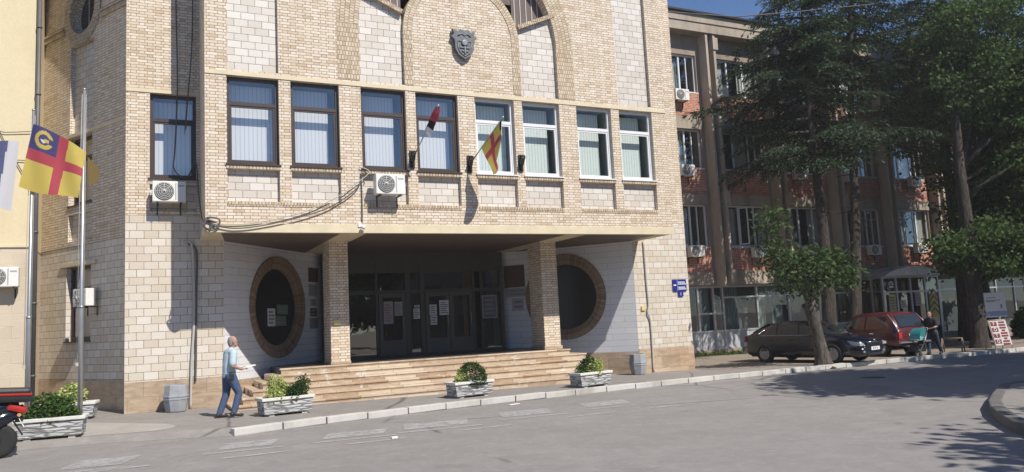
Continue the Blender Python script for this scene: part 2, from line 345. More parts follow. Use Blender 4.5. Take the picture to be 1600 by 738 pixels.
def quads(name, V, mat, parent=None, off=(0,0,0)):
    """V: (n,4,3) array of leaf faces -> one mesh"""
    V = np.asarray(V, dtype=np.float32) - np.asarray(off, dtype=np.float32); n = len(V)
    me = bpy.data.meshes.new(name); me.vertices.add(n*4); me.vertices.foreach_set('co', V.reshape(-1)); me.loops.add(n*4); me.loops.foreach_set('vertex_index', np.arange(n*4, dtype=np.int32))
    me.polygons.add(n); me.polygons.foreach_set('loop_start', np.arange(0, n*4, 4, dtype=np.int32)); me.polygons.foreach_set('loop_total', np.full(n, 4, dtype=np.int32)); me.materials.append(mat); me.update(calc_edges=True)
    o = bpy.data.objects.new(name, me); COL.objects.link(o)
    if parent: o.parent = parent
    return o
def leafquads(P, size, droop=.3, flat=.5, asp=.55, rng=np.random):
    """random leaf quads (diamond shaped) at points P"""
    n = len(P); d = rng.normal(size=(n,3)); d[:,2] = d[:,2]*.6 - droop; d /= np.linalg.norm(d, axis=1)[:,None]
    u = rng.normal(size=(n,3)); u[:,2] *= .4; u = np.cross(d, u); u /= np.linalg.norm(u, axis=1)[:,None] + 1e-6
    s = size*(.6 + .8*rng.random(n))[:,None]
    a = P; b = P + d*s*.5 + u*s*asp*.5; c = P + d*s; e = P + d*s*.5 - u*s*asp*.5
    return np.stack([a, b, c, e], 1)
# ================================================================ ground, road, pavement
KO = [(1.6,-3.71),(3.39,-3.13),(6.55,-2.44),(9.4,-1.96),(12.69,-1.55),(16.46,-1.22),(20.95,-.88),(26.38,-.62),(32.21,-.46),(45,-.3),(90,0)]
LE = [(-60,-2.3),(-30,-2.5),(-8,-2.7),(-2.2,-2.74),(-.77,-2.84),(.6,-3.25),(1.6,-3.66)]
def ky(x, P=KO):
    for (a, b), (c, d) in zip(P, P[1:]):
        if a <= x <= c: return b + (d-b)*(x-a)/(c-a)
    return P[-1][1]
m = MB()
xs = [-600,-60,140,700]; ys = [-600,-60,60,900]
for x0, x1 in zip(xs, xs[1:]):
    for y0, y1 in zip(ys, ys[1:]): m.face([(x0,y0,gz(x0,-.15)),(x1,y0,gz(x1,-.15)),(x1,y1,gz(x1,-.15)),(x0,y1,gz(x0,-.15))])
tag(m.build('ground', M['earth']), kind='structure')
m = MB()
rx = [-60,-30,-8,0,8,16,24,32,45,90]
for x0, x1 in zip(rx, rx[1:]): m.face([(x0,-45,gz(x0,-.12)),(x1,-45,gz(x1,-.12)),(x1,4,gz(x1,-.12)),(x0,4,gz(x0,-.12))])
tag(m.build('road', M['road']), kind='structure')
m = MB()
for (x0,y0),(x1,y1) in zip(LE, LE[1:]):
    m.face([(x0,y0,gz(x0,-.118)),(x1,y1,gz(x1,-.118)),(x1,y1+.36,gz(x1)),(x0,y0+.36,gz(x0))]); m.face([(x0,y0+.36,gz(x0)),(x1,y1+.36,gz(x1)),(x1,14,gz(x1)),(x0,14,gz(x0))])
for (x0,y0),(x1,y1) in zip(KO, KO[1:]): m.face([(x0,y0+.2,gz(x0)),(x1,y1+.2,gz(x1)),(x1,14,gz(x1)),(x0,14,gz(x0))])
m.face([(1.6,-3.66,gz(1.6,-.118)),(1.6,-3.3,gz(1.6)),(1.6,-3.51,gz(1.6)),(1.6,-3.71,gz(1.6,-.13))])
tag(m.build('pavement', M['pave']), kind='structure')
# kerb stones, about 1 m each with open joints
m = MB(); x = 1.6; k = 0
while x < 60:
    n = x + 1.02*(.92+.16*random.random())
    for j in range(1):
        a, b = ky(x+.012), ky(n-.012); dz = random.uniform(-.006,.01)
        A = Vector((x+.012,a,0)); B = Vector((n-.012,b,0)); c = (A+B)/2; d = (B-A); nrm = Vector((-d.y,d.x,0)).normalized()
        c += nrm*(.1+random.uniform(-.008,.008)); c.z = gz(c.x, -.045+dz)
        m.obox(c, d, nrm, d.length/2, .1, .075, 0, .018)
    x = n
tag(m.build('kerb', M['concrete']), kind='structure')
def sheet(name, pts, mat, dz):
    return tag(MB().face([(x,y,gz(x,dz)) for x,y in pts]).build(name, mat), kind='structure')
sheet('concrete_patch', [(-2.6,-2.32),(-.95,-2.46),(.2,-2.6),(.55,-2.35),(.62,-1.9),(.42,-1.3),(-.2,-.6),(-1.1,.4),(-3,.9)], M['patch'], .004)
sheet('earth_strip', [(17.6,.9),(22,.1),(28,.2),(34,.25),(60,.4),(60,8.9),(17.6,8.9)], M['earth'], .004)
M['repair'] = asphalt('asphalt_repair', (.215,.203,.195), crack=False)
for i, p in enumerate(([(13.5,-7.2),(16.9,-6.6),(17.0,-5.5),(13.6,-6.0)],[(-1.5,-10.2),(.6,-10.5),(.8,-9.6),(-1.3,-9.3)])): tag(MB().face([(x,y,gz(x,-.1165)) for x, y in p]).build('road_patch', M['repair']), kind='structure')
mk = MB()
def mark(p): mk.face([(x,y,gz(x,-.112)) for x, y in p])
def mk_scale(px): return px
for x0, x1, yf, yn in [(-1.2,-.2,-5.15,-5.95),(1.15,2.15,-4.78,-5.5),(2.95,4.2,-4.85,-5.5),(4.55,6.0,-4.55,-5.35),(6.85,8.15,-4.1,-4.95),(9.1,10.4,-3.85,-4.65)]:
    mark([(x0,yn),(x1-.12,yn-.03),(x1+.18,yf),(x0+.25,yf+.03)]); mark([(x0-.25,yn-.28),(x1+.05,yn-.3),(x1+.05,yn-.42),(x0-.25,yn-.40)])
for x0, x1, y in [(-.9,.1,-6.5),(1.15,2.2,-6.55),(3.2,4.25,-6.45),(5.4,6.5,-6.2),(7.9,9.1,-5.9),(10.0,11.2,-5.85),(14.6,16.6,-3.0)]:
    mark([(x0,y-.05),(x1,y),(x1,y+.12),(x0,y+.07)])
tag(mk.build('road_markings', M['paint']), kind='structure')
# near-side traffic island with dark kerb
isl = [(19.5,-9.0),(18.06,-8.94),(17.21,-9.07),(15.6,-9.95),(14.28,-10.7),(13.35,-11.35),(12.54,-12.03),(11.93,-12.61),(11.2,-13.6),(10.8,-14.8),(10.8,-16),(24,-16)]
m = MB(); N = len(isl)
m.face([(x,y,gz(x,.05)) for x, y in isl][::-1])
tag(m.build('island_pavement', M['pave']), kind='structure')
m = MB()
for i in range(N-2):
    A, B = Vector((*isl[i],0)), Vector((*isl[i+1],0)); d = B-A; nn = Vector((d.y,-d.x,0)).normalized()
    c = (A+B)/2; c.z = gz(c.x, -.035); m.obox(c, d, nn, d.length/2+.02, .11, .095, 0, .03)
tag(m.build('island_kerb', plain('dirty_dark_curb', (.13,.12,.115), .9, var=.25)), kind='structure')
# ================================================================ town hall
TH = thing('town_hall', 'cream brick town hall with projecting upper storey over a columned porch and big round windows', 'town hall', (8.4, 2, 0))
WX = [1.87,3.44,5.30,6.86,8.66,10.20,12.08,13.65]; WW = 1.27
FX0, FX1, FT = 1.35, 15.47, 15.2
def gridwall(mb, xs, zs, holes, fn, flip=False):
    """rectangular wall minus rectangular holes; fn(u,z)->point"""
    xs = sorted(set(xs + [h[0] for h in holes] + [h[1] for h in holes])); zs = sorted(set(zs + [h[2] for h in holes] + [h[3] for h in holes]))
    for x0, x1 in zip(xs, xs[1:]):
        for z0, z1 in zip(zs, zs[1:]):
            cx, cz = (x0+x1)/2, (z0+z1)/2
            if any(h[0] < cx < h[1] and h[2] < cz < h[3] for h in holes): continue
            mb.face([fn(x0,z0),fn(x1,z0),fn(x1,z1),fn(x0,z1)])
def reveal(mb, x0, x1, z0, z1, f, b):
    """inner faces of an opening between planes f(u,z) and b(u,z)"""
    for a, c in (((x0,z0),(x0,z1)), ((x0,z1),(x1,z1)), ((x1,z1),(x1,z0)), ((x1,z0),(x0,z0))): mb.face([f(*a), f(*c), b(*c), b(*a)])
F = lambda y: (lambda x, z: (x, y, z))
CX, ZC, R1, R2 = 8.385, 10.16, 1.82, 3.09
br = MB(); tls = []; cr_ = MB();
def tlf(p): q = MB(); q.face(p); tls.append(q)
br.uv = br.uv; rg = MB(); sd_ = MB()
holes = [(x, x+WW, 6.10, 8.39) for x in WX] + [(x, x+WW, 5.16, 5.97) for x in WX]
gridwall(br, [FX0, FX1], [4.59, 8.55], holes, F(0))
for x in WX:
    reveal(br, x, x+WW, 6.10, 8.39, F(0), F(.24)); reveal(br, x, x+WW, 5.16, 5.97, F(0), F(.13))
    tlf([(x,.13,5.16),(x+WW,.13,5.16),(x+WW,.13,5.97),(x,.13,5.97)])
# upper facade
for a, b in ((FX0,WX[0]),(WX[0]+WW, CX-R2),(CX+R2, WX[7]),(WX[7]+WW, FX1)):
    br.face([(a,0,8.55),(b,0,8.55),(b,0,FT if a in (FX0,WX[7]+WW) else ZC),(a,0,FT if a in (FX0,WX[7]+WW) else ZC)])
for a, b in ((WX[0]+WW, CX-R2),(CX+R2, WX[7])): br.face([(a,0,ZC),(b,0,ZC),(b,0,FT),(a,0,FT)])
for x in (WX[0], WX[7]):
    tlf([(x,.12,8.55),(x+WW,.12,8.55),(x+WW,.12,FT),(x,.12,FT)])
    for q in (x, x+WW): br.face([(q,0,8.55),(q,.12,8.55),(q,.12,FT),(q,0,FT)])
NA = 40
arc = lambda r, i: (CX - r*math.cos(math.pi*i/NA), ZC + r*math.sin(math.pi*i/NA))
br.face([(CX-R1,0,8.55),(CX+R1,0,8.55),(CX+R1,0,ZC),(CX-R1,0,ZC)])
for i in range(NA):
    (x0,z0),(x1,z1) = arc(R2,i), arc(R2,i+1); br.face([(x0,0,z0),(x1,0,z1),(x1,0,FT),(x0,0,FT)]); br.face([(x0,0,z0),(x0,.4,z0),(x1,.4,z1),(x1,0,z1)])
    (x0,z0),(x1,z1) = arc(R1,i), arc(R1,i+1); br.face([(x0,0,ZC),(x1,0,ZC),(x1,0,z1),(x0,0,z0)]); br.face([(x0,0,z0),(x0,.4,z0),(x1,.4,z1),(x1,0,z1)])
for s in (-1,1):
    for r in (R1,R2): br.face([(CX+s*r,0,8.55),(CX+s*r,.4,8.55),(CX+s*r,.4,ZC),(CX+s*r,0,ZC)])
    a, b = CX+s*R1, CX+s*R2
    # stone panel under the sloping coping
    za, zb = 10.62, 11.17
    tlf([(a,.12,8.55),(b,.12,8.55),(b,.12,zb),(a,.12,za)])
    d = Vector((b-a,0,zb-za)); dl = d.length; c = Vector(((a+b)/2,.13,(za+zb)/2+.06)); br.obox(c + Vector((0,.02,0)), d, (0,1,0), dl/2-.01, .14, .055)
    for k in range(19):
        p = Vector((a,0,za)) + d*((k+.5)/19) + Vector((0,-.012,.06)); rg.obox(p + Vector((0,.03,0)), d, (0,1,0), dl/19/2-.006, .05, .062)
    sd_.face([(min(a,b)-.05,.3,10.4),(max(a,b)+.05,.3,10.4),(max(a,b)+.05,.3,13.4),(min(a,b)-.05,.3,13.4)])
sd_.face([(CX-R1-.1,.32,11.5),(CX+R1+.1,.32,11.5),(CX+R1+.1,.32,13.5),(CX-R1-.1,.32,13.5)])
# arch rings laid in radial brick, 12 mm proud
for r0, r1 in ((R2+.002,R2+.6),(R1-.26,R1-.002)):
    for i in range(NA*2):
        t0, t1 = math.pi*i/(NA*2), math.pi*(i+1)/(NA*2); rm = (r0+r1)/2
        q = [(CX-r*math.cos(t),-.012,ZC+r*math.sin(t)) for r, t in ((r0,t0),(r0,t1),(r1,t1),(r1,t0))]
        rg.face(q, 0, [(t0*rm,0),(t1*rm,0),(t1*rm,r1-r0),(t0*rm,r1-r0)])
    for s in (-1,1):
        a, b = sorted((CX+s*r0, CX+s*r1)); rg.box(a, b, -.012, .02, 8.556, ZC)
# sides and back of the projecting storey
for x in (FX0, FX1): br.face([(x,0,4.59),(x,2,4.59),(x,2,FT),(x,0,FT)])
br.face([(FX0,0,FT),(FX1,0,FT),(FX1,12,FT),(FX0,12,FT)])
# rowlock courses: under the sills and under the recessed panels
for x in WX:
    for k in range(15):
        a = x - .03 + (WW+.06)*k/15; rg.box(a+.006, a+(WW+.06)/15-.006, -.02, .1, 5.975, 6.075)
for a, b in ((WX[0],WX[1]+WW),(WX[2],WX[3]+WW),(WX[4],WX[5]+WW),(WX[6],WX[7]+WW)):
    n = int((b-a)/.083)
    for k in range(n): rg.box(a+(b-a)*k/n+.006, a+(b-a)*(k+1)/n-.006, -.014, .12, 5.03, 5.155)
# ---- left wing front (Y=2)
WY = 2.0
lw_holes = [(.13,1.27,6.05,8.37),(.13,1.27,5.17,5.9)]
gridwall(br, [-.44, FX0], [5.07, 8.37], lw_holes, F(WY)); br.face([(-.44,WY,8.37),(FX0,WY,8.37),(FX0,WY,13.2),(-.44,WY,13.2)])
reveal(br, .13,1.27,6.05,8.37, F(WY), F(WY+.24)); reveal(br, .13,1.27,5.17,5.9, F(WY), F(WY+.12))
tw = MB(); tw1 = MB(); tw2 = MB(); mb2 = MB(); tw2.face([(.13,WY+.12,5.17),(1.27,WY+.12,5.17),(1.27,WY+.12,5.9),(.13,WY+.12,5.9)])
tw.face([(-.44,WY,.77),(1.95,WY,.77),(1.95,WY,5.07),(-.44,WY,5.07)]) 
mb_ = MB(); mb_.face([(-.44,WY-.012,-.1),(1.95,WY-.012,-.1),(1.95,WY-.012,.775),(-.44,WY-.012,.775)]); mb_.face([(-.44,WY-.012,.775),(1.95,WY-.012,.775),(1.95,WY+.02,.775),(-.44,WY+.02,.775)])
# ---- right pier (Y=2)
tw1.face([(15.2,WY,.68),(17.5,WY,.68),(17.5,WY,4.95),(15.2,WY,4.95)]); br.face([(FX1,WY,4.95),(17.5,WY,4.95),(17.5,WY,FT),(FX1,WY,FT)])
br.face([(17.5,WY,4.95),(17.5,12,4.95),(17.5,12,FT),(17.5,WY,FT)]); tw1.face([(17.5,WY,-.3),(17.5,12,-.3),(17.5,12,4.95),(17.5,WY,4.95)])
mb2.face([(15.2,WY-.012,-.25),(17.512,WY-.012,-.25),(17.512,WY-.012,.685),(15.2,WY-.012,.685)]); mb2.face([(17.512,WY-.012,-.25),(17.512,5,-.25),(17.512,5,.685),(17.512,WY-.012,.685)])
# ---- angled side wall
t = Vector((-.5,.866,0)); nr = Vector((-.866,-.5,0)); c0 = Vector((.0796,2.3,0))
A = lambda d: (lambda s, z: tuple(c0 + t*s - nr*d + Vector((0,0,z))))
SL_ = 6.9
sb = MB(); stl = MB()
gridwall(sb, [0, SL_], [4.66, 10.74], [(2.88,4.22,5.86,7.90),(2.88,4.22,4.80,5.6),(2.83,4.20,8.05,10.74)], A(0))
reveal(sb, 2.88,4.22,5.86,7.90, A(0), A(.26)); reveal(sb, 2.88,4.22,4.80,5.6, A(0), A(.12)); reveal(sb, 2.83,4.20,8.05,10.75, A(0), A(.14))
snp = MB(); stl2 = MB(); stl2.face([A(.12)(2.88,4.80),A(.12)(4.22,4.80),A(.12)(4.22,5.6),A(.12)(2.88,5.6)]); snp.face([A(.14)(2.83,8.05),A(.14)(4.20,8.05),A(.14)(4.20,10.9),A(.14)(2.83,10.9)])
gridwall(stl, [0, SL_], [.77, 4.66], [(2.92,4.32,1.88,4.06)], A(.02)); reveal(stl, 2.92,4.32,1.88,4.06, A(.02), A(.28))
OS, OZ, ORX = 3.48, 11.74, .74          # round window high on the angled wall
AN = sorted([2*math.pi*i/32 for i in range(32)] + [math.atan2(1.46,1.3), math.pi-math.atan2(1.46,1.3), math.pi+math.atan2(1.0,1.3), 2*math.pi-math.atan2(1.0,1.3)]); k = len(AN); AN.append(2*math.pi)
for (s0, s1, z0, z1) in ((0, OS-1.3, 10.74, 13.2),(OS+1.3, SL_, 10.74, 13.2)): sb.face([A(0)(s0,z0),A(0)(s1,z0),A(0)(s1,z1),A(0)(s0,z1)])
def sq(i):
    a = AN[i]; c, s = math.cos(a), math.sin(a); m_ = max(abs(c)/1.3, abs(s)/(1.0 if s < 0 else 1.46)); return OS+c/m_, OZ+s/m_
for i in range(k):
    (sa,za_),(sb_,zb_) = sq(i), sq(i+1); a0, a1 = AN[i], AN[i+1]
    p = [(OS+ORX*math.cos(a0), OZ+ORX*math.sin(a0)), (OS+ORX*math.cos(a1), OZ+ORX*math.sin(a1))]
    sb.face([A(0)(sa,za_),A(0)(sb_,zb_),A(0)(*p[1]),A(0)(*p[0])]); sb.face([A(0)(*p[0]),A(0)(*p[1]),A(.35)(*p[1]),A(.35)(*p[0])])
o_ring = MB()
for i in range(46):
    a0, a1 = 2*math.pi*(i+.06)/46, 2*math.pi*(i+.94)/46
    pl = [(OS+r*math.cos(a), OZ+r*math.sin(a)) for r, a in ((ORX-.02,a0),(ORX-.02,a1),(ORX+.30,a1),(ORX+.30,a0))]
    f, b = [A(-.05)(*q) for q in pl], [A(.12)(*q) for q in pl]
    o_ring.face(f)
    for q in range(4): o_ring.face([f[q],b[q],b[(q+1)%4],f[(q+1)%4]])
# the stone niche is open up to the ring of the round window
for s0, s1 in ((.0,OS-1.06),(OS+1.06,SL_)):
    n = int((s1-s0)/.085)
    for q in range(n):
        a, b = s0+(s1-s0)*(q+.06)/n, s0+(s1-s0)*(q+.94)/n; o_ring.obox(c0 + t*((a+b)/2) + nr*.02 + Vector((0,0,11.28)), t, nr, (b-a)/2, .05, .07)
    o_ring.obox(c0 + t*((s0+s1)/2) + nr*.03 + Vector((0,0,11.41)), t, nr, (s1-s0)/2, .06, .035)
ms_ = MB(); ms_.face([A(-.012)(0,-.1),A(-.012)(SL_,-.1),A(-.012)(SL_,.775),A(-.012)(0,.775)])
sb.face([(-.44,2,-.1),(-.44,2,13.2),(.0796,2.3,13.2),(.0796,2.3,-.1)])  # added unseen return; wall is set back so the front corner shades it
br.build('wall', M['brick'], TH)
for q in tls: q.build('stone_panel', M['tilew'], TH)
tw.build('stone_wall', M['tile'], TH); tw1.build('stone_wall', M['tile'], TH); tw2.build('stone_panel', M['tile'], TH); mb_.build('plinth', M['marble'], TH); ms_.build('plinth', M['marble'], TH); mb2.build('plinth', M['marble'], TH); snp.build('side_stone_panel', M['tile'], TH); stl2.build('side_stone_panel', M['tile'], TH)
sb.build('side_wall', M['brick'], TH); stl.build('side_stone_wall', M['tile'], TH); rg.build('brick_trim', M['ring'], TH); o_ring.build('round_window_surround', M['ring'], TH)
rs = sd_.build('arch_siding', M['siding'], TH)
for s in (-1,1):
    m = MB()
    for k_ in range(9): x = CX+s*(R1+.05+k_*.2); m.box(x-.011, x+.011, .28, .297, 10.6, 13.2)
    m.build('siding_batten', M['whiteline'], rs)
# cream bands
m = MB(); m.box(FX0-.02, FX1+.02, -.03, .0, 4.37, 4.592); 
for a, b in zip([FX0]+[x+WW for x in WX], WX+[FX1]): pass
m.box(FX0, FX1, -.022, .02, 8.392, 8.50); m.box(-.44, FX0-.003, WY-.022, WY+.02, 8.372, 8.47)
m.obox(c0 + t*(SL_/2) + nr*.01 + Vector((0,0,7.97)), t, nr, SL_/2, .03, .05)
m.obox(c0 + t*3.6 + nr*.0 + Vector((0,0,4.12)), t, nr, 1.0, .03, .05)
m.build('cream_band', M['cream'], TH)
# roof slab of the wing, out of the frame: its edge shades the angled wall
m = MB(); m.prism([(-.5,1.95),(FX0,1.95),(FX0,12),(-3.5,12),(-3.5,8.2)], (0,0,13.205), (1,0,0), (0,1,0), (0,0,.2)); m.box(FX0, 17.5, 2, 12, FT+.01, FT+.15); m.build('roof', M['oldconc'], TH)
# windows
def window(fm, pm, w, h, y, tr=.70, inset=.0, blind=True, depth=.08, fw=.075):
    """local coords: x 0..w, z 0..h ; frame face at y"""
    f = MB(); f.box(0, fw, y, y+depth, 0, h); f.box(w-fw, w, y, y+depth, 0, h); f.box(fw, w-fw, y, y+depth, 0, fw); f.box(fw, w-fw, y, y+depth, h-fw, h)
    zt = h*tr; f.box(fw, w-fw, y+.004, y+depth, zt-fw*.62, zt+fw*.62)
    g = .05; f.box(fw, fw+g, y+.02, y+depth-.01, fw, zt-fw*.62); f.box(w-fw-g, w-fw, y+.02, y+depth-.01, fw, zt-fw*.62); f.box(fw+g, w-fw-g, y+.02, y+depth-.01, fw, fw+g); f.box(fw+g, w-fw-g, y+.02, y+depth-.01, zt-fw*.62-g, zt-fw*.62)
    o = f.build('window', fm, None)
    p = MB(); p.face([(fw,y+.05,fw),(w-fw,y+.05,fw),(w-fw,y+.05,h-fw),(fw,y+.05,h-fw)]); p.build('pane', pm, o)
    if blind:
        b = MB(); b.face([(.04,y+.36,.05),(w*.92,y+.36,.05),(w*.92,y+.36,h-.10),(.04,y+.36,h-.10)]); b.build('blind', M['blind'], o)
    r_ = MB(); r_.face([(-.05,y+.80,-.05),(w+.05,y+.80,-.05),(w+.05,y+.80,h+.05),(-.05,y+.80,h+.05)])
    for (a, c) in (((0,0),(0,h)),((0,h),(w,h)),((w,h),(w,0)),((w,0),(0,0))): r_.face([(a[0],y+.08,a[1]),(c[0],y+.08,c[1]),(c[0],y+.80,c[1]),(a[0],y+.80,a[1])])
    r_.build('room_lining', M['officeroom'], o)
    return o
wb = window(M['brownframe'], M['pane'], WW, 2.27, .13)
MB().box(-.04, WW+.04, -.05, .13, -.035, 0).build('sill', M['brownframe'], wb)
ww = window(M['whiteframe'], M['pane2'], WW, 2.27, .13)
MB().box(-.04, WW+.04, -.05, .13, -.035, .0).build('sill', M['whiteframe'], ww)
for i, x in enumerate(WX):
    o = (wb if i < 4 else ww) if i in (0,4) else copy_tree(wb if i < 4 else ww)
    o.parent = TH; o.location = Vector((x, 0, 6.112)) - TH.location
    for q in o.children:
        if q.name.startswith('blind'): q.scale.x = random.choice((.84,.88,.92,.96,1.0)); q.location.x = random.uniform(0,.06); q.scale.z = random.choice((1,1,.985,.96)); q.location.z = (1-q.scale.z)*2.2
    o['label'] = ('dark brown' if i < 4 else 'white') + ' framed two-light window with vertical blind'
o = window(M['brownframe'], M['pane'], 1.14, 2.3, .13); MB().box(-.04, 1.18, -.05, .13, -.035, 0).build('sill', M['brownframe'], o)
o.parent = TH; o.location = Vector((.13, WY, 6.06)) - TH.location
for s0, z0, w_, h_ in ((2.88,5.87,1.34,2.02),(2.92,1.89,1.40,2.16)):
    o = window(M['brownframe'], M['pane'], w_, h_, .16); p = c0 + t*(s0+w_) + Vector((0,0,z0)); MB().box(-.04, w_+.04, -.03, .16, -.035, 0).build('sill', M['brownframe'], o); o.parent = TH; o.location = p - TH.location; o.rotation_euler.z = math.atan2(-t.y, -t.x)
m = MB(); n = 32
m.face([A(.3)(OS+.85*math.cos(2*math.pi*i/n), OZ+.85*math.sin(2*math.pi*i/n)) for i in range(n)])
m.build('round_pane', plain('dark_window_glass', (.03,.028,.03), .1, var=0, spec=.8), TH, False)
m = MB(); 
for q in (-.25,.1): m.obox(c0 + t*(OS+q) - nr*.22 + Vector((0,0,OZ)), t, nr, .008, .008, .72)
m.obox(c0 + t*OS - nr*.22 + Vector((0,0,OZ-.45)), t, nr, .6, .008, .008); m.build('round_window_bar', M['whiteline'], TH)
# ---- porch: white splayed walls with round openings
def niche(p0, ang, length, zlow, cs, rad, name):
    p0 = Vector(p0); d = Vector((math.cos(R(ang)), math.sin(R(ang)), 0)); n = Vector((d.y,-d.x,0))
    if n.y > 0: n = -n
    W = lambda q: (lambda s, z: tuple(p0 + d*s - n*q + Vector((0,0,z))))
    zc = 2.62; mw = MB(); K = 40; bx = rad+.06
    mw.face([W(0)(0,zlow),W(0)(cs-bx,zlow),W(0)(cs-bx,4.5),W(0)(0,4.5)]); mw.face([W(0)(cs+bx,zlow),W(0)(length,zlow),W(0)(length,4.5),W(0)(cs+bx,4.5)])
    mw.face([W(0)(cs-bx,zlow),W(0)(cs+bx,zlow),W(0)(cs+bx,zc-bx),W(0)(cs-bx,zc-bx)]); mw.face([W(0)(cs-bx,zc+bx),W(0)(cs+bx,zc+bx),W(0)(cs+bx,4.5),W(0)(cs-bx,4.5)])
    def sqq(i):
        a = 2*math.pi*i/K; c, s = math.cos(a), math.sin(a); q = max(abs(c),abs(s)); return cs+bx*c/q, zc+bx*s/q
    rn = MB(); ri, ro = rad-.37, rad
    for i in range(K):
        a0, a1 = 2*math.pi*i/K, 2*math.pi*(i+1)/K
        mw.face([W(0)(*sqq(i)),W(0)(*sqq(i+1)),W(0)(cs+ro*math.cos(a1),zc+ro*math.sin(a1)),W(0)(cs+ro*math.cos(a0),zc+ro*math.sin(a0))])
        for (ra, qa), (rb, qb) in (((ro,0.),(ro,-.05)),((ro,-.05),(ro-.2,-.05)),((ro-.2,-.05),(ro-.2,.0)),((ro-.2,.0),(ri,.03)),((ri,.03),(ri,.14))):
            P_ = [W(qa)(cs+ra*math.cos(a0),zc+ra*math.sin(a0)),W(qa)(cs+ra*math.cos(a1),zc+ra*math.sin(a1)),W(qb)(cs+rb*math.cos(a1),zc+rb*math.sin(a1)),W(qb)(cs+rb*math.cos(a0),zc+rb*math.sin(a0))]
            v0, v1 = (0, .2); rn.face(P_, 0, [(a0*1.3,v0),(a1*1.3,v0),(a1*1.3,v1-.07),(a0*1.3,v1-.07)])
    pg = MB(); pg.face([W(.12)(cs+(ri+.02)*math.cos(2*math.pi*i/K), zc+(ri+.02)*math.sin(2*math.pi*i/K)) for i in range(K)])
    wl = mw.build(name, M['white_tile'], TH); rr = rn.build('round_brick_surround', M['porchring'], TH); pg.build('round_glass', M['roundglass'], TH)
    return W
n = NT('dark_round_glass'); n.base((.022,.019,.018)); n.rough(.25); n.b.inputs['Specular IOR Level'].default_value = .35; M['roundglass'] = n.mat
WL = niche((1.95,2.0,0), 50, 5.45, .6, 3.16-.5, 1.52, 'porch_wall')
WR = niche((15.2,2.0,0), 130, 5.45, .55, 2.56, 1.52, 'porch_wall')
pl = MB()
pl.face([(1.95,1.99,-.1),(3.6,1.99+1.65*math.tan(R(50)),-.1),(3.6,1.99+1.65*math.tan(R(50)),.62),(1.95,1.99,.62)]); pl.build('porch_plinth', M['marble'], TH); pl = MB(); pl.face([(15.2,1.99,-.2),(12.4,1.99+2.8*math.tan(R(50)),-.2),(12.4,1.99+2.8*math.tan(R(50)),.6),(15.2,1.99,.6)]); pl.build('porch_plinth', M['marble'], TH)

# soffit, beams
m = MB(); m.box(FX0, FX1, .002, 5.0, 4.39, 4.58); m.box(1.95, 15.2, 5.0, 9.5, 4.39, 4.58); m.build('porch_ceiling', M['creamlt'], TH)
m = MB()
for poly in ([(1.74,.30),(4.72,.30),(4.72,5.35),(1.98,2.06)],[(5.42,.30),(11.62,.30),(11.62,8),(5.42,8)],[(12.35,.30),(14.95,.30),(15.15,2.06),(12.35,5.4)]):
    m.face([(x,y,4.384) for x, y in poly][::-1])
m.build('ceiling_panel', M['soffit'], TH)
for x0, x1 in ((4.80,5.34),(11.66,12.24)):
    MB().box(x0, x1, 2.1, 3.0, .87, 4.388).build('column', M['brick'], TH); 
# steps
m = MB(); e = MB()
for k in range(6):
    zt = .87-.157*k; a, b = 3.35-.28*k, 12.45+(.42 if k else 0); yf = 1.86-.30*k; zb = zt-.157 if k < 5 else -.2
    m.box(a, b, yf, 1.95 if k else 2.04, zt-.045, zt, 0, .008); m.box(a+.03, b-.03, yf+.025, 1.95, zb-.02, zt-.045)
    if k: 
        m.box(a, a+.5, 1.95, 2.0+(.9 if a+.5 > 2.4 else 0), zb, zt); m.box(b-.5, b, 1.95, 2.6, zb, zt)
m.build('step', M['step'], TH)
m = MB(); m.face([(3.36,1.99,.866),(12.44,1.99,.866),(12.44,5.2,.866),(11.7,6.2,.866),(5.6,6.2,.866),(3.36,3.75,.866)]); m.face([(3.36,2,0),(3.36,3.75,0),(3.36,3.75,.866),(3.36,2,.866)]); m.face([(12.44,2,-.1),(12.44,5.2,-.1),(12.44,5.2,.866),(12.44,2,.866)]); m.build('porch_floor', M['floor'], TH)
m = MB(); m.box(4.78, 5.36, 2.08, 3.02, .872, .95, 0, .01); m.build('column_base', M['marble'], TH); m = MB(); m.box(11.62, 12.28, 2.06, 3.04, .872, .99, 0, .01); m.build('column_base', M['marble'], TH)
# entrance glazing at Y=5.55
GY = 5.55
m = MB()
for x0, x1 in ((5.35,5.47),(7.08,7.16),(8.12,8.30),(8.66,8.82),(10.62,10.72),(10.93,11.05),(11.72,11.85)): m.box(x0, x1, GY-.05, GY+.05, .87, 4.39)
for z0, z1 in ((.87,.95),(2.98,3.10),(3.70,3.80)): m.box(5.35, 11.85, GY-.04, GY+.04, z0, z1)
m.box(5.35, 11.85, GY-.03, GY+.03, 3.8, 4.39)
fr = m.build('entrance_frame', M['doorframe'], TH)
m = MB(); m.face([(5.4,GY+.005,.9),(11.8,GY+.005,.9),(11.8,GY+.005,3.78),(5.4,GY+.005,3.78)]); m.build('entrance_glass', M['darkpane'], fr)
def door(x0, x1, open_=False):
    f = MB(); z0, z1 = .90, 2.98
    for a, b in ((x0,x0+.13),(x1-.13,x1)): f.box(a, b, GY-.075, GY-.053, z0, z1)
    f.box(x0+.13, x1-.13, GY-.075, GY-.053, z0, z0+.5); f.box(x0+.13, x1-.13, GY-.075, GY-.053, z1-.13, z1)
    d = f.build('door', M['doorlight'], TH); h = MB(); h.tube([(x1-.09,GY-.12,1.75),(x1-.09,GY-.12,2.25)], .012, 6); h.build('handle', M['steel'], d); return d
M['doorlight'] = plain('olive_grey_frame', (.085,.08,.068), .4, var=.06)
door(7.18, 8.10); door(8.84, 9.72); door(9.74, 10.60)
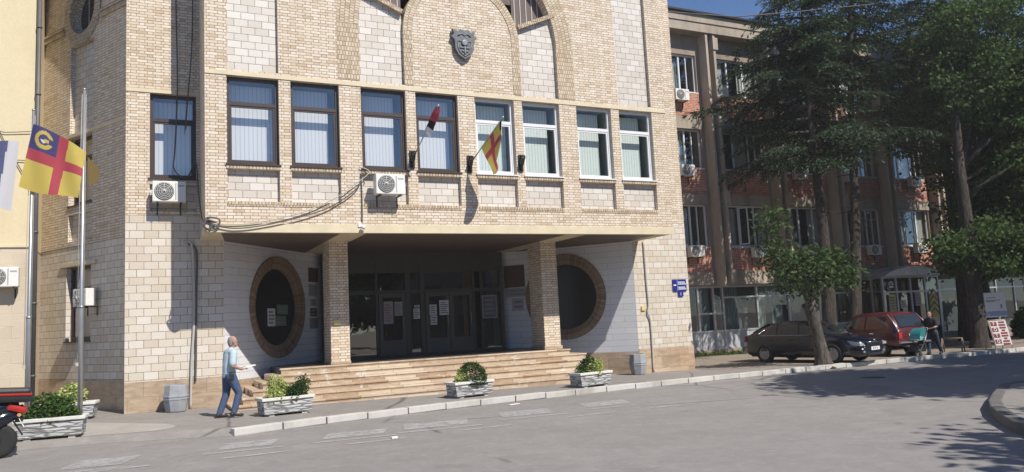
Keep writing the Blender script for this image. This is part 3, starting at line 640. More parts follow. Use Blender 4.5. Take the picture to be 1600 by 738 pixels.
m = MB(); m.face([(5.2,9.3,.8),(12,9.3,.8),(12,9.3,4.4),(5.2,9.3,4.4)]); m.face([(5.36,5.6,.8),(5.36,9.3,.8),(5.36,9.3,4.4),(5.36,5.6,4.4)]); m.face([(11.84,5.6,.8),(11.84,9.3,.8),(11.84,9.3,4.4),(11.84,5.6,4.4)]); m.face([(5.36,5.6,.86),(11.84,5.6,.86),(11.84,9.3,.86),(5.36,9.3,.86)])
m.build('lobby', M['inside'], TH)
# rest of the body (hidden volume so that light does not leak)
m = MB(); m.face([(-3.37,8.27,0),(-3.37,12,0),(-3.37,12,13.2),(-3.37,8.27,13.2)]); m.face([(-3.37,12,0),(17.5,12,0),(17.5,12,FT),(-3.6,12,FT)]); m.build('back_wall', M['brick'], TH)
# ================================================================ beige building at the left edge
BB = thing('neighbour_building', 'yellow rendered building with beige tiled base at the left edge', 'building', (-7, 8, 0))
m = MB(); m.box(-11, -2.85, 5.2, 14, 4.6, 14); m.build('wall', M['beige'], BB)
m = MB(); m.box(-11, -2.86, 5.21, 13.9, -.1, 4.6); m.build('tiled_base', M['oldtile'], BB)
m = MB(); m.box(-11, -2.84, 5.165, 5.198, 4.58, 4.64); m.build('ledge', M['cream'], BB)
m = MB(); 
for a, b in (((-4.2,5.15,7.3),(-2.9,5.15,7.05)),((-4.2,5.14,9.1),(-2.95,5.14,6.4)),((-4.2,5.14,8.0),(-2.9,5.14,7.9))): m.tube([a, ((a[0]+b[0])/2, 5.15, (a[2]+b[2])/2-.12), b], .012, 5)
tag(m.build('overhead_wires', M['cable']), 'thin dark wires strung across the yellow render of the left building', 'wires')
m = MB(); m.tube([(-2.76,5.12,0),(-2.76,5.12,13)], .06, 10)
for z in (1,3,5,7,9,11): m.lathe([(.075,-.03),(.075,.03)], (-2.76,5.12,z), n=10)
tag(m.build('downpipe', plain('dark_zinc', (.12,.115,.11), .6, .3, var=.15)), 'dark zinc downpipe in the corner between the yellow building and the brick side wall', 'downpipe')
# ================================================================ red brick office block
OB = thing('office_block', 'three storey red brick and concrete office block with drooping parapet behind the trees', 'office block', (38, 9, -.3))
B0, NB = 17.6, 11
bays = [B0 + 4*i for i in range(NB)]           # left edge of each window
FLR = [(4.93,6.97),(8.76,10.66),(12.53,14.42)]
wl = MB(); holes = [(x, x+2.9, a, b) for x in bays for a, b in FLR] + [(17.7, 33.9, .05, 3.04),(34.9,38.3,.05,3.04),(39.2,61.4,.05,3.04)]
gridwall(wl, [17.55, 62], [-.6, 15.4], holes, F(9.0))
for x in bays:
    for a, b in FLR: reveal(wl, x, x+2.9, a, b, F(9), F(9.25))
for h in holes[-3:]: reveal(wl, *h, F(9), F(9.3))
wl.build('wall', M['pilast'], OB)
for x in bays:
    for a, b in ((3.74,4.86),(7.5,8.70),(11.3,12.46)): MB().box(x-.02, x+2.92, 8.955, 8.998, a, b).build('brick_panel', M['redbrick'], OB)
m = MB()
for a, b in ((3.09,3.735),(6.975,7.495),(10.665,11.295)):
    for x in bays: m.box(x-.03, x+2.93, 8.90, 8.997, a, b, 0, .01)
m.build('concrete_band', M['oldconc'], OB)
for x in bays[1:]:
    m = MB(); c = x-.55
    for s in (-.24, .22): m.box(c+s-.07, c+s+.07, 8.42, 8.998, 3.0 if s < 0 else 3.05, 15.38, 0, .01)
    for z in (3.15, 7.0, 10.75, 14.6): m.box(c+.10, c+.42, 8.36, 8.97, z, z+.62, 0, .02)
    m.build('fin', M['fin'], OB)
m = MB(); m.prism([(17.55,15.4),(62,15.4),(62,16.2),(17.55,16.3)], (0,8.35,0), (1,0,0), (0,0,1), (0,.9,0)); m.box(17.55, 62, 8.3, 8.36, 15.86, 15.9); m.build('parapet', M['oldconc'], OB)
m = MB(); m.prism([(17.55,16.31),(62,16.21),(62,16.30),(17.55,16.40)], (0,8.2,0), (1,0,0), (0,0,1), (0,9,0)); m.build('roof', M['black'], OB)
rb = random.Random(3)
def office_window(var):
    w, h = 2.9, 1.98
    f = MB(); fw = .07
    f.box(0,w,0,.07,0,fw); f.box(0,w,0,.07,h-fw,h)
    for x in (0, .92, 1.92, w-fw): f.box(x, x+fw, .004, .074, fw, h-fw)
    if var == 2: f.obox((2.38,.03,h/2), (1,0,0), (0,1,.0), .02, .03, h/2-.08)
    if var == 1:            # one sash swung open
        
        for e in (0, .40): f.obox((.98+.17*e/.4+.0,-.02-.38*e/.4,h/2), (.4,-.92,0), (.92,.4,0), .03, .02, h/2-.1)
        for e in (.12, h-.12): f.obox((1.06,-.21,e), (.4,-.92,0), (.92,.4,0), .2, .02, .03)
    
    o = f.build('window', M['whiteframe'], None)
    p = MB(); p.face([(fw,.045,fw),(w-fw,.045,fw),(w-fw,.045,h-fw),(fw,.045,h-fw)]); p.build('pane', M['officepane_'], o)
    c = MB()
    if var == 0: spans = [(.1,.8),(1.75,2.8)]
    elif var == 1: spans = [(.05,.85),(2.3,2.82)]
    else: spans = [(.1,.6),(1.1,1.95)]
    for a, b in spans:
        n = 10
        for i in range(n): 
            x0, x1 = a+(b-a)*i/n, a+(b-a)*(i+1)/n; c.face([(x0,.22+.03*(i%2),.05),(x1,.22+.03*((i+1)%2),.05),(x1,.22+.03*((i+1)%2),h-.1),(x0,.22+.03*(i%2),h-.1)])
    c.build('curtain', M['curtain'], o)
    r_ = MB(); r_.face([(-.1,.75,-.1),(w+.1,.75,-.1),(w+.1,.75,h+.1),(-.1,.75,h+.1)])
    for (a, b) in (((0,0),(0,h)),((0,h),(w,h)),((w,h),(w,0)),((w,0),(0,0))): r_.face([(a[0],.10,a[1]),(b[0],.10,b[1]),(b[0],.75,b[1]),(a[0],.75,a[1])])
    r_.build('room_lining', M['inside'], o)
    MB().box(-.04, w+.04, -.16, .0, -.05, .0).build('sill', M['whiteframe'], o)
    return o
protos = [office_window(k) for k in range(3)]; used = set()
for i, x in enumerate(bays):
    for j, (a, b) in enumerate(FLR):
        k = (i*2 + j*5 + (i*j)) % 3
        if i == 2 and j == 2: k = 0
        o = protos[k] if k not in used else copy_tree(protos[k]); used.add(k)
        o.parent = OB; o.location = Vector((x, 9.12, a)) - OB.location; o.scale.z = (b-a)/1.98
# green shutters in the sunlit bay
m = MB(); x = bays[6]
for a in (.06, 2.2): m.box(x+a, x+a+.6, 9.07, 9.1, 8.84, 10.6)
m.build('shutter', M['green'], OB); m = MB(); m.box(x+.75, x+2.1, 9.3, 9.31, 8.8, 10.6); m.build('roller_blind', M['white'], OB)
# ground floor glazing
f = MB()
for xx in (17.8,19.7,21.6,23.62,24.55,25.12,27.27,29.35,31.45,33.7): f.box(xx-.05, xx+.05, 9.06, 9.16, .05, 3.02)
f.box(17.75, 33.85, 9.05, 9.17, 2.96, 3.04); f.box(17.75, 33.85, 9.05, 9.17, .05, .12); f.box(17.75, 33.85, 9.055, 9.165, .86, .94)
f.box(25.12, 33.8, 9.058, 9.163, 2.44, 2.52); f.box(23.64, 25.1, 9.058, 9.163, 1.7, 1.78)
sf = f.build('shopfront_frame', M['alu'], OB)
m = MB(); m.face([(17.75,9.12,.9),(33.85,9.12,.9),(33.85,9.12,3),(17.75,9.12,3)]); m.build('shopfront_glass', M['pane2'], sf)
m = MB(); m.box(17.76, 33.84, 9.09, 9.13, .12, .86); m.build('shopfront_panel', plain('pale_panel', (.40,.41,.43), .5), sf)
m = MB(); m.face([(17.7,9.9,0),(62,9.9,0),(62,9.9,3.2),(17.7,9.9,3.2)]); m.face([(17.7,9.3,3.03),(62,9.3,3.03),(62,9.9,3.03),(17.7,9.9,3.03)]); m.build('shop_interior', M['inside'], OB)
m = MB()
for a, b in ((23.7,24.5),(25.2,26.3),(27.5,29.2),(29.6,31.3)):
    n = 14
    for i in range(n): x0, x1 = a+(b-a)*i/n, a+(b-a)*(i+1)/n; m.face([(x0,9.4+.05*(i%2),.9),(x1,9.4+.05*((i+1)%2),.9),(x1,9.4+.05*((i+1)%2),2.95),(x0,9.4+.05*(i%2),2.95)])
m.build('shop_curtain', plain('grey_green_curtain', (.20,.24,.235), .9), sf)
f = MB()
for x0, x1 in ((34.9,38.3),(39.2,61.4)):
    xx = x0
    while xx < x1+.1: f.box(xx-.04, xx+.04, 9.06, 9.16, .05, 3.0); xx += 1.7
    f.box(x0, x1, 9.05, 9.17, 2.4, 2.48)
f2 = f.build('glazing_frame', M['alu'], OB); m = MB()
for x0, x1 in ((34.9,38.3),(39.2,61.4)): m.face([(x0,9.12,.05),(x1,9.12,.05),(x1,9.12,3.04),(x0,9.12,3.04)])
m.build('glazing', M['pane2'], f2)
m = MB(); m.face([(17.56,9.01,-.5),(17.56,20,-.5),(17.56,20,15.4),(17.56,9.01,15.4)]); m.face([(62,9,-.5),(62,20,-.5),(62,20,15.4),(62,9,15.4)]); m.face([(17.56,20,-.5),(62,20,-.5),(62,20,15.4),(17.56,20,15.4)]); m.build('end_wall', M['redbrick'], OB)
# ---------------- arched glass entrance porch
EP = thing('entrance_porch', 'glazed shop entrance porch with a barrel vaulted metal roof behind the red car', 'porch', (36.6, 8.2, -.3))
f = MB(); x0, x1, y0, y1, zt, zb = 34.45, 38.75, 7.65, 8.98, 3.16, -.33
for xx in (x0, 35.45, 36.55, 37.7, x1): f.box(xx-.05, xx+.05, y0-.05, y0+.05, zb, zt)
for yy in (8.3,): f.box(x0-.05, x0+.05, yy-.04, yy+.04, zb, zt); f.box(x1-.05, x1+.05, yy-.04, yy+.04, zb, zt)
f.box(x0-.05, x1+.05, y0-.06, y0+.06, zt-.06, zt+.05); f.box(x0+.05, x1-.05, y0-.045, y0+.045, 2.32, 2.42); f.box(x0-.05, x0+.05, y0+.06, y1, zt-.06, zt+.05); f.box(x1-.05, x1+.05, y0+.06, y1, zt-.06, zt+.05)
f.build('frame', M['alu'], EP)
m = MB(); m.face([(x0,y0,zb),(x1,y0,zb),(x1,y0,zt),(x0,y0,zt)]); m.face([(x0,y0,zb),(x0,y1,zb),(x0,y1,zt),(x0,y0,zt)]); m.face([(x1,y0,zb),(x1,y1,zb),(x1,y1,zt),(x1,y0,zt)]); m.build('glass', M['darkpane'], EP)
m = MB(); n = 16; P_ = []
for i in range(n+1): a = i/n; P_.append((x0-.2+(x1-x0+.4)*a, zt+.06+.52*math.sin(math.pi*a)**.8))
for (a, za), (b, zb_) in zip(P_, P_[1:]):
    m.face([(a,y0-.35,za),(b,y0-.35,zb_),(b,y1,zb_),(a,y1,za)]); m.face([(a,y0-.35,za-.03),(a,y1,za-.03),(b,y1,zb_-.03),(b,y0-.35,zb_-.03)])
    m.face([(a,y0-.3,zt+.05),(b,y0-.3,zt+.05),(b,y0-.3,zb_-.02),(a,y0-.3,za-.02)])
m.build('vaulted_roof', plain('pale_metal_roof', (.70,.73,.75), .4, .3, var=.12), EP)
m = MB(); m.lathe([(.0,0),(.17,0),(.17,.02),(0,.02)], (35.0,y0-.07,2.78), (0,-1,0), 20); m.box(34.85,35.15,y0-.1,y0-.07,2.6,2.66); m.build('round_logo', M['white'], EP)
m = MB(); m.box(34.87,35.13,y0-.098,y0-.092,2.7,2.76); m.box(34.92,35.08,y0-.098,y0-.092,2.80,2.84); m.build('logo_mark', M['black'], EP)
# ---------------- air conditioners
def make_ac():
    t_ = thing('air_conditioner', 'x', 'air conditioner')
    c = L(); c.box(-.40,.40,-.42,-.12,0,.54,0,.02); c.build('casing', M['acwhite'], t_)
    g = L(); g.lathe([(0,.0),(.225,.0),(.235,.012),(.225,.02)], (-.12,-.42,.27), (0,-1,0), 24); gr = g.build('fan_grille', M['acgrille'], t_)
    g = L(); 
    for r in (.07,.12,.17,.215): g.tube([(-.12+r*math.cos(a*math.pi/10),-.445,.27+r*math.sin(a*math.pi/10)) for a in range(21)], .005, 4, caps=False)
    for a in range(8): g.tube([(-.12,-.447,.27),(-.12+.22*math.cos(a*math.pi/4),-.447,.27+.22*math.sin(a*math.pi/4))], .005, 4)
    g.lathe([(0,0),(.045,0),(.04,.012),(0,.012)], (-.12,-.44,.27), (0,-1,0), 12); g.build('fan_guard', M['acwhite'], t_)
    g = L(); g.box(.14,.17,-.425,-.419,.05,.49); g.box(.2,.36,-.4235,-.4205,.40,.44); g.build('side_trim', plain('grey_trim', (.35,.35,.35), .5), t_)
    for x_ in (-.28,.28): b = L(); b.box(x_-.02,x_+.02,-.4,0,-.04,-.005); b.box(x_-.015,x_+.015,-.025,0,-.3,-.04); b.build('bracket', M['black'], t_)
    return t_
ac0 = make_ac(); first = [True]
def ac(p, label, rz=0, group=None, sc=1.0):
    o = ac0 if first[0] else copy_tree(ac0); first[0] = False
    o.location = p; o.rotation_euler.z = rz; o.scale = (sc,)*3; o['label'] = label; o['group'] = group or 'air conditioners on the walls'
ac((.59, WY, 5.37), 'air conditioner on the brick wing just under its dark framed window')
ac((5.94, 0, 5.37), 'air conditioner on the facade under the third dark framed window, cables looping to it')
p = c0 + t*2.75; ac((p.x+nr.x*.0, p.y, 2.85), 'air conditioner on the shaded angled side wall beside the small window', math.atan2(-t.y,-t.x), None, .9)
ac((-3.5, 5.2, 3.46), 'air conditioner on the tiled base of the yellow building at the left edge')
for x, z, lb in [(23.2,11.95,'air conditioner highest up next to the brick town hall corner, in sunlight'),(23.2,8.27,'shaded air conditioner in the middle row right beside the town hall corner'),(23.4,4.42,'low row air conditioner right beside the town hall corner, above the blue street sign'),
    (27.3,4.36,'low row air conditioner under the second window, left of the small tree crown'),(30.5,8.36,'air conditioner in the middle row left of the two dark trunks'),(34.2,8.34,'air conditioner in the middle row half hidden by the right conifer trunk'),
    (39.2,8.26,'air conditioner in the middle row under the window right of the conifer trunks'),(43.3,8.28,'sunlit air conditioner under the green shuttered window'),(38.7,12.3,'dark air conditioner in the top row above the sunlit brick patch'),(42.7,12.3,'top row air conditioner furthest right between the foliage'),
    (30.7,4.4,'low row air conditioner directly behind the small leafy tree crown'),(35.4,4.42,'low row air conditioner right of the bare conifer trunk above the porch roof'),(39.1,4.5,'low row air conditioner above the right end of the porch roof'),(34.5,12.0,'top row air conditioner seen between conifer branches')]:
    ac((x, 8.95, z), lb)
# ================================================================ things fixed on the town hall
# coat of arms
CA = thing('coat_of_arms', 'dark weathered metal shield with crown shaped top on the facade', 'coat of arms', (8.37, -.02, 9.9))
sh = [(-.36,.42),(-.2,.36),(-.12,.44),(0,.38),(.12,.44),(.2,.36),(.36,.42),(.31,.28),(.40,.2),(.30,.1),(.29,-.15),(.2,-.33),(0,-.46),(-.2,-.33),(-.29,-.15),(-.30,.1),(-.40,.2),(-.31,.28)]
m = L(); m.prism(sh[::-1], (0,-.13,0), (1,0,0), (0,0,1), (0,.12,0)); m.build('shield', M['bronze'], CA)
m = L(); inn = [(x*.72, z*.78-.02) for x, z in sh[9:16]]; pts = [(x,-.14,z) for x, z in inn]; m.tube(pts, .016, 5); m.tube([(-.22,-.14,.06),(.22,-.14,.06)], .012, 5)
m.lathe([(.06,0),(.1,0),(.1,.035),(.06,.035)], (0,-.135,.02), (0,-1,0), 16); m.box(-.16,.16,-.16,-.13,-.14,-.11); m.box(-.1,.1,-.16,-.13,-.24,-.21); m.tube([(-.2,-.14,.22),(-.08,-.14,.3),(0,-.14,.24),(.08,-.14,.3),(.2,-.14,.22)], .02, 5); m.box(-.02,.02,-.165,-.13,-.30,-.02); m.build('relief', plain('worn_relief_metal', (.19,.195,.20), .45, .3, var=.2), CA)
# cloth grids
def cloth(fn, n1, n2, colfn, mats, name, parent, thick=True):
    m = L(); G = [[Vector(fn(i/n1, j/n2)) for j in range(n2+1)] for i in range(n1+1)]
    for i in range(n1):
        for j in range(n2): m.face([G[i][j],G[i+1][j],G[i+1][j+1],G[i][j+1]], colfn((i+.5)/n1, (j+.5)/n2), None, True)
    return m.build(name, mats, parent, merge=False)
def clothmat(name, c, tr=.35):
    n = NT(name); n.base(c); n.rough(.8); t_ = n.new('ShaderNodeBsdfTranslucent'); t_.inputs[0].default_value = (*c, 1); mx = n.new('ShaderNodeMixShader'); mx.inputs[0].default_value = tr; n.ln(n.b.outputs[0], mx.inputs[1]); n.ln(t_.outputs[0], mx.inputs[2]); n.ln(mx.outputs[0], n.o.inputs[0]); return n.mat
CY, CRD, CBL, CWH, CBK = clothmat('yellow_cloth', (.56,.44,.10)), clothmat('red_cloth', (.42,.06,.085)), clothmat('blue_cloth', (.06,.055,.17)), clothmat('white_cloth', (.66,.66,.70)), clothmat('black_cloth', (.02,.018,.018))
def bracket(t_, x, z):
    m = L(); m.box(-.07,.07,-.05,0,-.28,.22); m.box(-.045,.045,-.16,-.05,-.08,.06); m.tube([(0,-.06,-.22),(0,-.30,.12)], .035, 8); m.tube([(0,-.05,.18),(0,-.3,.14)], .02, 6); m.build('bracket', M['black'], t_)
def wallflag(name, label, base, tip, clothdef):
    t_ = thing(name, label, 'flag', base, 0, 'flags on the facade brackets'); bracket(t_, 0, 0)
    T = Vector(tip) - Vector(base); m = L(); m.tube([(0,-.1,-.02), T], .018, 8); m.lathe([(0,.1),(.03,.06),(.035,.02),(.02,0)], T, T, 8); m.build('pole', M['steel'], t_); clothdef(t_, T); return t_
def f1(t_, T):   # furled red, black and white cloth wrapped round the pole
    def fn(u, v):
        a = u*5.2; s = 1 - v; p = T*(.58+.41*s) ; r = .05+.10*u*(1-.55*abs(2*v-1))*(1+.3*math.sin(9*v)); return p + Vector((math.cos(a)*r + .02, -abs(math.sin(a))*r*.6, math.sin(a)*r*.6 - .22*u*v - .10*v*math.sin(6*u)))
    cloth(fn, 26, 26, lambda u, v: 1 if v < .45 else (2 if v < .72 else 0), [CWH,CRD,CBK], 'cloth', t_)
wallflag('wall_flag', 'furled red and white flag on a tilted pole before a dark framed window', (6.69,0,6.45), (7.02,-1.3,7.58), f1)
def f2(t_, T):
    def fn(u, v):      # u along the pole from the tip down, v along the fly
        p = T*(1-.62*u); hang = 1.15*v*(1-.25*u); sw = .10*math.sin(7*u+2)*v
        return p + Vector((-.10*v + .38*v*u + .06*math.sin(5*u+4*v)*v - .12*v*(1-u)*.2, sw - .1*v + .32*v*(1-u)*.35, -hang + .06*math.sin(8*u)*v))
    def cf(u, v):
        if abs(v-.42) < .09 or abs(u-.5) < .09: return 1
        return 2 if (u < .12 and v < .25) else 0
    cloth(fn, 36, 36, cf, [CY,CRD,CBK], 'cloth', t_)
wallflag('wall_flag', 'yellow flag with a red cross hanging from a tilted pole before a white framed window', (8.41,0,6.40), (8.80,-1.5,7.34), f2)
t_ = thing('flag_bracket', 'empty black flag bracket between two white framed windows', 'bracket', (10.05,0,6.5)); bracket(t_,0,0); 
# cables on the facade
def cab(pts, r, mat, name, label, n=7):
    # smooth through points (Catmull-Rom)
    P_ = [Vector(p) for p in pts]; out = []
    for i in range(len(P_)-1):
        a, b, c, d = P_[max(i-1,0)], P_[i], P_[i+1], P_[min(i+2,len(P_)-1)]
        for k in range(6):
            s = k/6; out.append(.5*((2*b)+(c-a)*s+(2*a-5*b+4*c-d)*s*s+(3*b-a-3*c+d)*s**3))
    out.append(P_[-1]); m = MB(); m.tube(out, r, n); return tag(m.build(name, mat), label, 'cable')
cab([(5.2,-.05,6.15),(5.45,-.1,6.0),(5.0,-.08,5.62),(4.6,-.07,5.32),(3.7,-.07,4.9),(2.6,-.07,4.62),(1.8,-.07,4.56),(1.4,-.07,4.66)], .013, M['palecable'], 'cable', 'pale cable sagging across the facade from the air conditioner to the corner')
cab([(5.3,-.06,6.0),(5.1,-.08,5.55),(4.4,-.08,5.05),(3.6,-.09,4.76),(2.7,-.09,4.54),(2.0,-.09,4.46),(1.45,-.08,4.55)], .016, M['cable'], 'cable', 'dark cable sagging below the pale one across the facade')
cab([(1.40,-.05,4.70),(1.5,-.09,4.58),(1.44,-.10,4.44),(1.33,-.08,4.5),(1.38,-.1,4.66),(1.6,-.1,4.60)], .02, M['cable'], 'cable', 'second loop of dark cable at the lower left corner of the upper storey')
cab([(1.42,-.06,4.62),(1.62,-.09,4.50),(1.66,-.09,4.68),(1.4,-.09,4.72),(1.28,-.05,4.58),(1.45,-.09,4.40),(1.68,-.09,4.52)], .022, M['cable'], 'cable', 'coiled cable bundle at the lower left corner of the upper storey')
cab([(.74,1.93,13),(.77,1.92,10.5),(.80,1.9,8.6),(.74,1.88,6.9),(.70,1.86,6.35),(.85,1.84,6.12),(1.05,1.84,6.10),(1.24,1.8,6.5),(1.29,1.5,5.6),(1.30,.6,4.9),(1.30,.02,4.62)], .018, M['cable'], 'cable', 'dark cable hanging down the wing in front of its window and curling at the sill')
cab([(1.20,1.93,13),(1.17,1.92,10),(1.05,1.9,8.2),(1.0,1.9,7.4)], .016, M['cable'], 'cable', 'short dark cable on the wing right of the hanging one')
cab([(.95,1.96,4.36),(1.14,1.94,4.28),(1.19,1.94,3.4),(1.19,1.94,2.2),(1.13,1.94,1.2),(1.10,1.94,-.02)], .034, M['palecable'], 'conduit', 'grey conduit running down the tiled wing to the pavement')
cab([(1.05,1.95,4.3),(1.26,1.94,4.1),(1.25,1.94,2.9),(1.24,1.94,1.5),(1.22,1.94,.7)], .026, M['cable'], 'conduit', 'dark cable beside the grey conduit on the tiled wing')
cab([(5.24,-.04,6.0),(5.25,-.04,5.4),(5.24,-.04,4.75),(5.2,-.05,4.6)], .014, M['cable'], 'cable', 'thin black cable dropping from the facade air conditioner to the lamp below')
cab([(15.65,1.95,4.38),(15.66,1.95,3),(15.68,1.95,2.2),(15.62,1.94,1.9),(15.72,1.95,1.5),(15.70,1.95,-.12)], .03, M['palecable'], 'conduit', 'pale conduit down the right pier beside the grey concrete bin')
t_ = thing('security_lamp', 'small white lamp hung under the cream beam below the facade air conditioner', 'lamp', (5.17,-.03,4.5))
m = L(); m.box(-.05,.05,-.03,.0,.02,.14,0,.008); m.build('mount', M['acwhite'], t_); m = L(); m.lathe([(0,-.02),(.05,0),(.06,.09),(.055,.1)], (.02,-.1,.02), (.9,-.3,-.3), 12); m.build('lamp_head', M['acwhite'], t_)
t_ = thing('junction_box', 'small yellow box on the front of the left brick column', 'box', (4.98,2.1,2.06)); m = L(); m.box(-.09,.09,-.06,0,-.07,.07,0,.012); m.build('casing', plain('pale_yellow_plastic', (.60,.55,.25), .5), t_)
t_ = thing('junction_box', 'small yellow box on the right tiled pier beside the pale conduit', 'box', (15.47,2.0,2.06)); m = L(); m.box(-.08,.08,-.05,0,-.08,.08,0,.012); m.build('casing', plain('cream_plastic', (.62,.50,.22), .5), t_)
# text
def text(s, size, loc, mat, parent, rot=(R(90),0,0), align='CENTER', name='lettering'):
    cu_ = bpy.data.curves.new('t', 'FONT'); cu_.body = s; cu_.size = size; cu_.align_x = align; cu_.align_y = 'CENTER'; cu_.extrude = .002
    o = bpy.data.objects.new('t', cu_); COL.objects.link(o); dg = bpy.context.evaluated_depsgraph_get(); me = bpy.data.meshes.new_from_object(o.evaluated_get(dg)); bpy.data.objects.remove(o); me.name = name
    q = bpy.data.objects.new(name, me); COL.objects.link(q); me.materials.clear(); me.materials.append(mat); q.location = loc; q.rotation_euler = rot
    if parent: q.parent = parent
    return q
# street sign
SG = thing('street_sign', 'blue enamel street name plate with a number plate below on the right pier', 'sign', (17.08,1.99,2.78))
m = L(); m.box(-.30,.29,-.03,0,-.18,.24,0,.006); m.box(-.09,.13,-.028,0,-.37,-.185,0,.006); m.build('plate', M['blue'], SG)
m = L(); 
for z, w_ in ((.14,.15),(.075,.16),(-.04,.15),(-.10,.16)):
    x = -.07
    while x < -.07+2*w_: d = .022; m.box(x, x+d, -.036, -.031, z-.022, z+.022); x += d+.012
m.box(-.27,-.16,-.036,-.031,.02,.06); m.box(-.112,-.105,-.036,-.031,-.17,.23); m.build('lettering', M['white'], SG); text('1', .15, (.02,-.031,-.28), M['white'], SG, name='number')
# notices and plaques
def onwall(name, label, cat, W, s0, s1, z0, z1, mat, group, lines=None, d=.012, frame=None):
    a, b = Vector(W(-d)(s0,z0)), Vector(W(-d)(s1,z1)); c = (a+b)/2; ax = Vector((b.x-a.x,b.y-a.y,0)); t_ = thing(name, label, cat, c, 0, group); axn = ax.normalized(); out = Vector((axn.y,-axn.x,0))
    if out.y > 0: out = -out
    m = L(); m.obox((0,0,0), axn, out.cross(axn) if False else Vector((-axn.y,axn.x,0)), ax.length/2, .008, (z1-z0)/2); m.build('sheet', mat, t_)
    if lines:
        m = L(); r_ = random.Random(hash(label) % 999 if False else len(label)*7)
        for k in range(lines):
            w_ = ax.length*(.28+.14*r_.random()); z = (z1-z0)*(.40-.8*(k+.5)/lines); m.obox(out*.0105 + Vector((0,0,z)) - axn*(ax.length*.40-w_), axn, Vector((-axn.y,axn.x,0)), w_, .001, (z1-z0)/lines*.2)
        m.build('printed_lines', M['ink'], t_)
    if frame:
        m = L(); w_, h_ = ax.length/2, (z1-z0)/2
        for s_, q in (((-w_,0),(.02,h_+.02)),((w_,0),(.02,h_+.02)),((0,-h_),(w_,.02)),((0,h_),(w_,.02))): m.obox(out*.008 + axn*s_[0] + Vector((0,0,s_[1])), axn, Vector((-axn.y,axn.x,0)), q[0], .014, q[1])
        m.build('frame', frame, t_)
    return t_
M['ink'] = plain('grey_ink', (.22,.22,.24), .7)
g = 'plaques on the porch walls'
L0 = lambda x: (x)
def sL(p): return math.hypot(p[0]-1.95, p[1]-2.0)
onwall('plaque','dark brown plaque at the top of the column of plaques on the left porch wall','plaque',WL,4.48,5.10,3.45,3.92,M['brownplaque'],g)
onwall('plaque','pale plaque with dark printed band under the dark brown one','plaque',WL,4.48,5.02,2.98,3.38,M['greyplaque'],g,4)
onwall('plaque','small pale grey plaque in the middle of the column of plaques','plaque',WL,4.58,4.93,2.66,2.90,M['greyplaque'],g,2)
onwall('plaque','small brownish square plaque, fourth down on the left porch wall','plaque',WL,4.56,4.98,2.32,2.60,M['brownplaque2'] if 'brownplaque2' in M else M['brownplaque'],g,2)
onwall('plaque','dim tan plaque lowest in the column of plaques','plaque',WL,4.52,5.04,1.93,2.28,plain('tan_plaque', (.26,.22,.20), .5),g,4)
onwall('plaque','large brown plaque high on the right porch wall left of the column','plaque',WR,4.10,4.92,3.08,3.88,M['brownplaque'],g)
onwall('plaque','wide pale grey plaque right below the large brown one','plaque',WR,4.06,4.90,2.72,3.05,M['greyplaque'],g,2)
onwall('plaque','square pale plaque with a dark emblem lowest on the right porch wall','plaque',WR,4.18,4.66,2.22,2.68,plain('pale_plaque', (.42,.41,.41), .5),g,2)
g = 'notices in the left round window'
Wg = WL
onwall('notice','white printed sheet stuck inside the left round window','notice',lambda d: WL(.10+d),2.22,2.62,2.05,2.58,M['paper'],g,4)
gm = plain('green_print', (.13,.22,.14), .6)
onwall('notice','upper green notice in the left round window','notice',lambda d: WL(.10+d),2.72,3.34,2.40,2.70,gm,g,2)
onwall('notice','lower green notice in the left round window','notice',lambda d: WL(.10+d),2.64,3.24,2.05,2.36,gm,g,2)
g = 'papers taped to the entrance glass'
FG = lambda d: (lambda x, z: (x, GY-.085+.0+d*-1*0 - .0 + (-d if False else 0), z))
def paper(label, x0, x1, z0, z1, mat, lines, name='notice', frame=None): onwall(name, label, 'notice', lambda d: (lambda x, z: (x, GY-.09, z)), x0, x1, z0, z1, mat, g, lines, 0, frame)
pk = plain('pinkish_paper', (.40,.33,.32), .7)
paper('tall pinkish notice on the left half of the first glass door', 7.33, 7.66, 1.96, 2.72, pk, 7)
paper('white notice on the right half of the first glass door', 7.71, 7.99, 2.22, 2.70, M['greyplaque'], 5)
paper('small white sheet on the narrow pane between the doors', 8.38, 8.61, 2.09, 2.44, M['paper'], 4)
paper('tiny card above the sheet on the narrow pane between the doors', 8.42, 8.60, 2.48, 2.56, M['paper'], 1)
paper('upper sheet of the two hung one above the other on the middle door', 8.97, 9.23, 2.20, 2.56, M['paper'], 4)
paper('lower sheet of the two hung one above the other on the middle door', 8.99, 9.23, 1.86, 2.18, M['paper'], 3)
paper('large white sheet set highest on the middle door', 9.33, 9.68, 2.18, 2.70, M['paper'], 6)
paper('large dark framed poster on the glass right of the doors', 10.98, 11.52, 2.02, 2.80, plain('dark_poster', (.10,.11,.13), .5), 4, 'poster', M['greyplaque'])
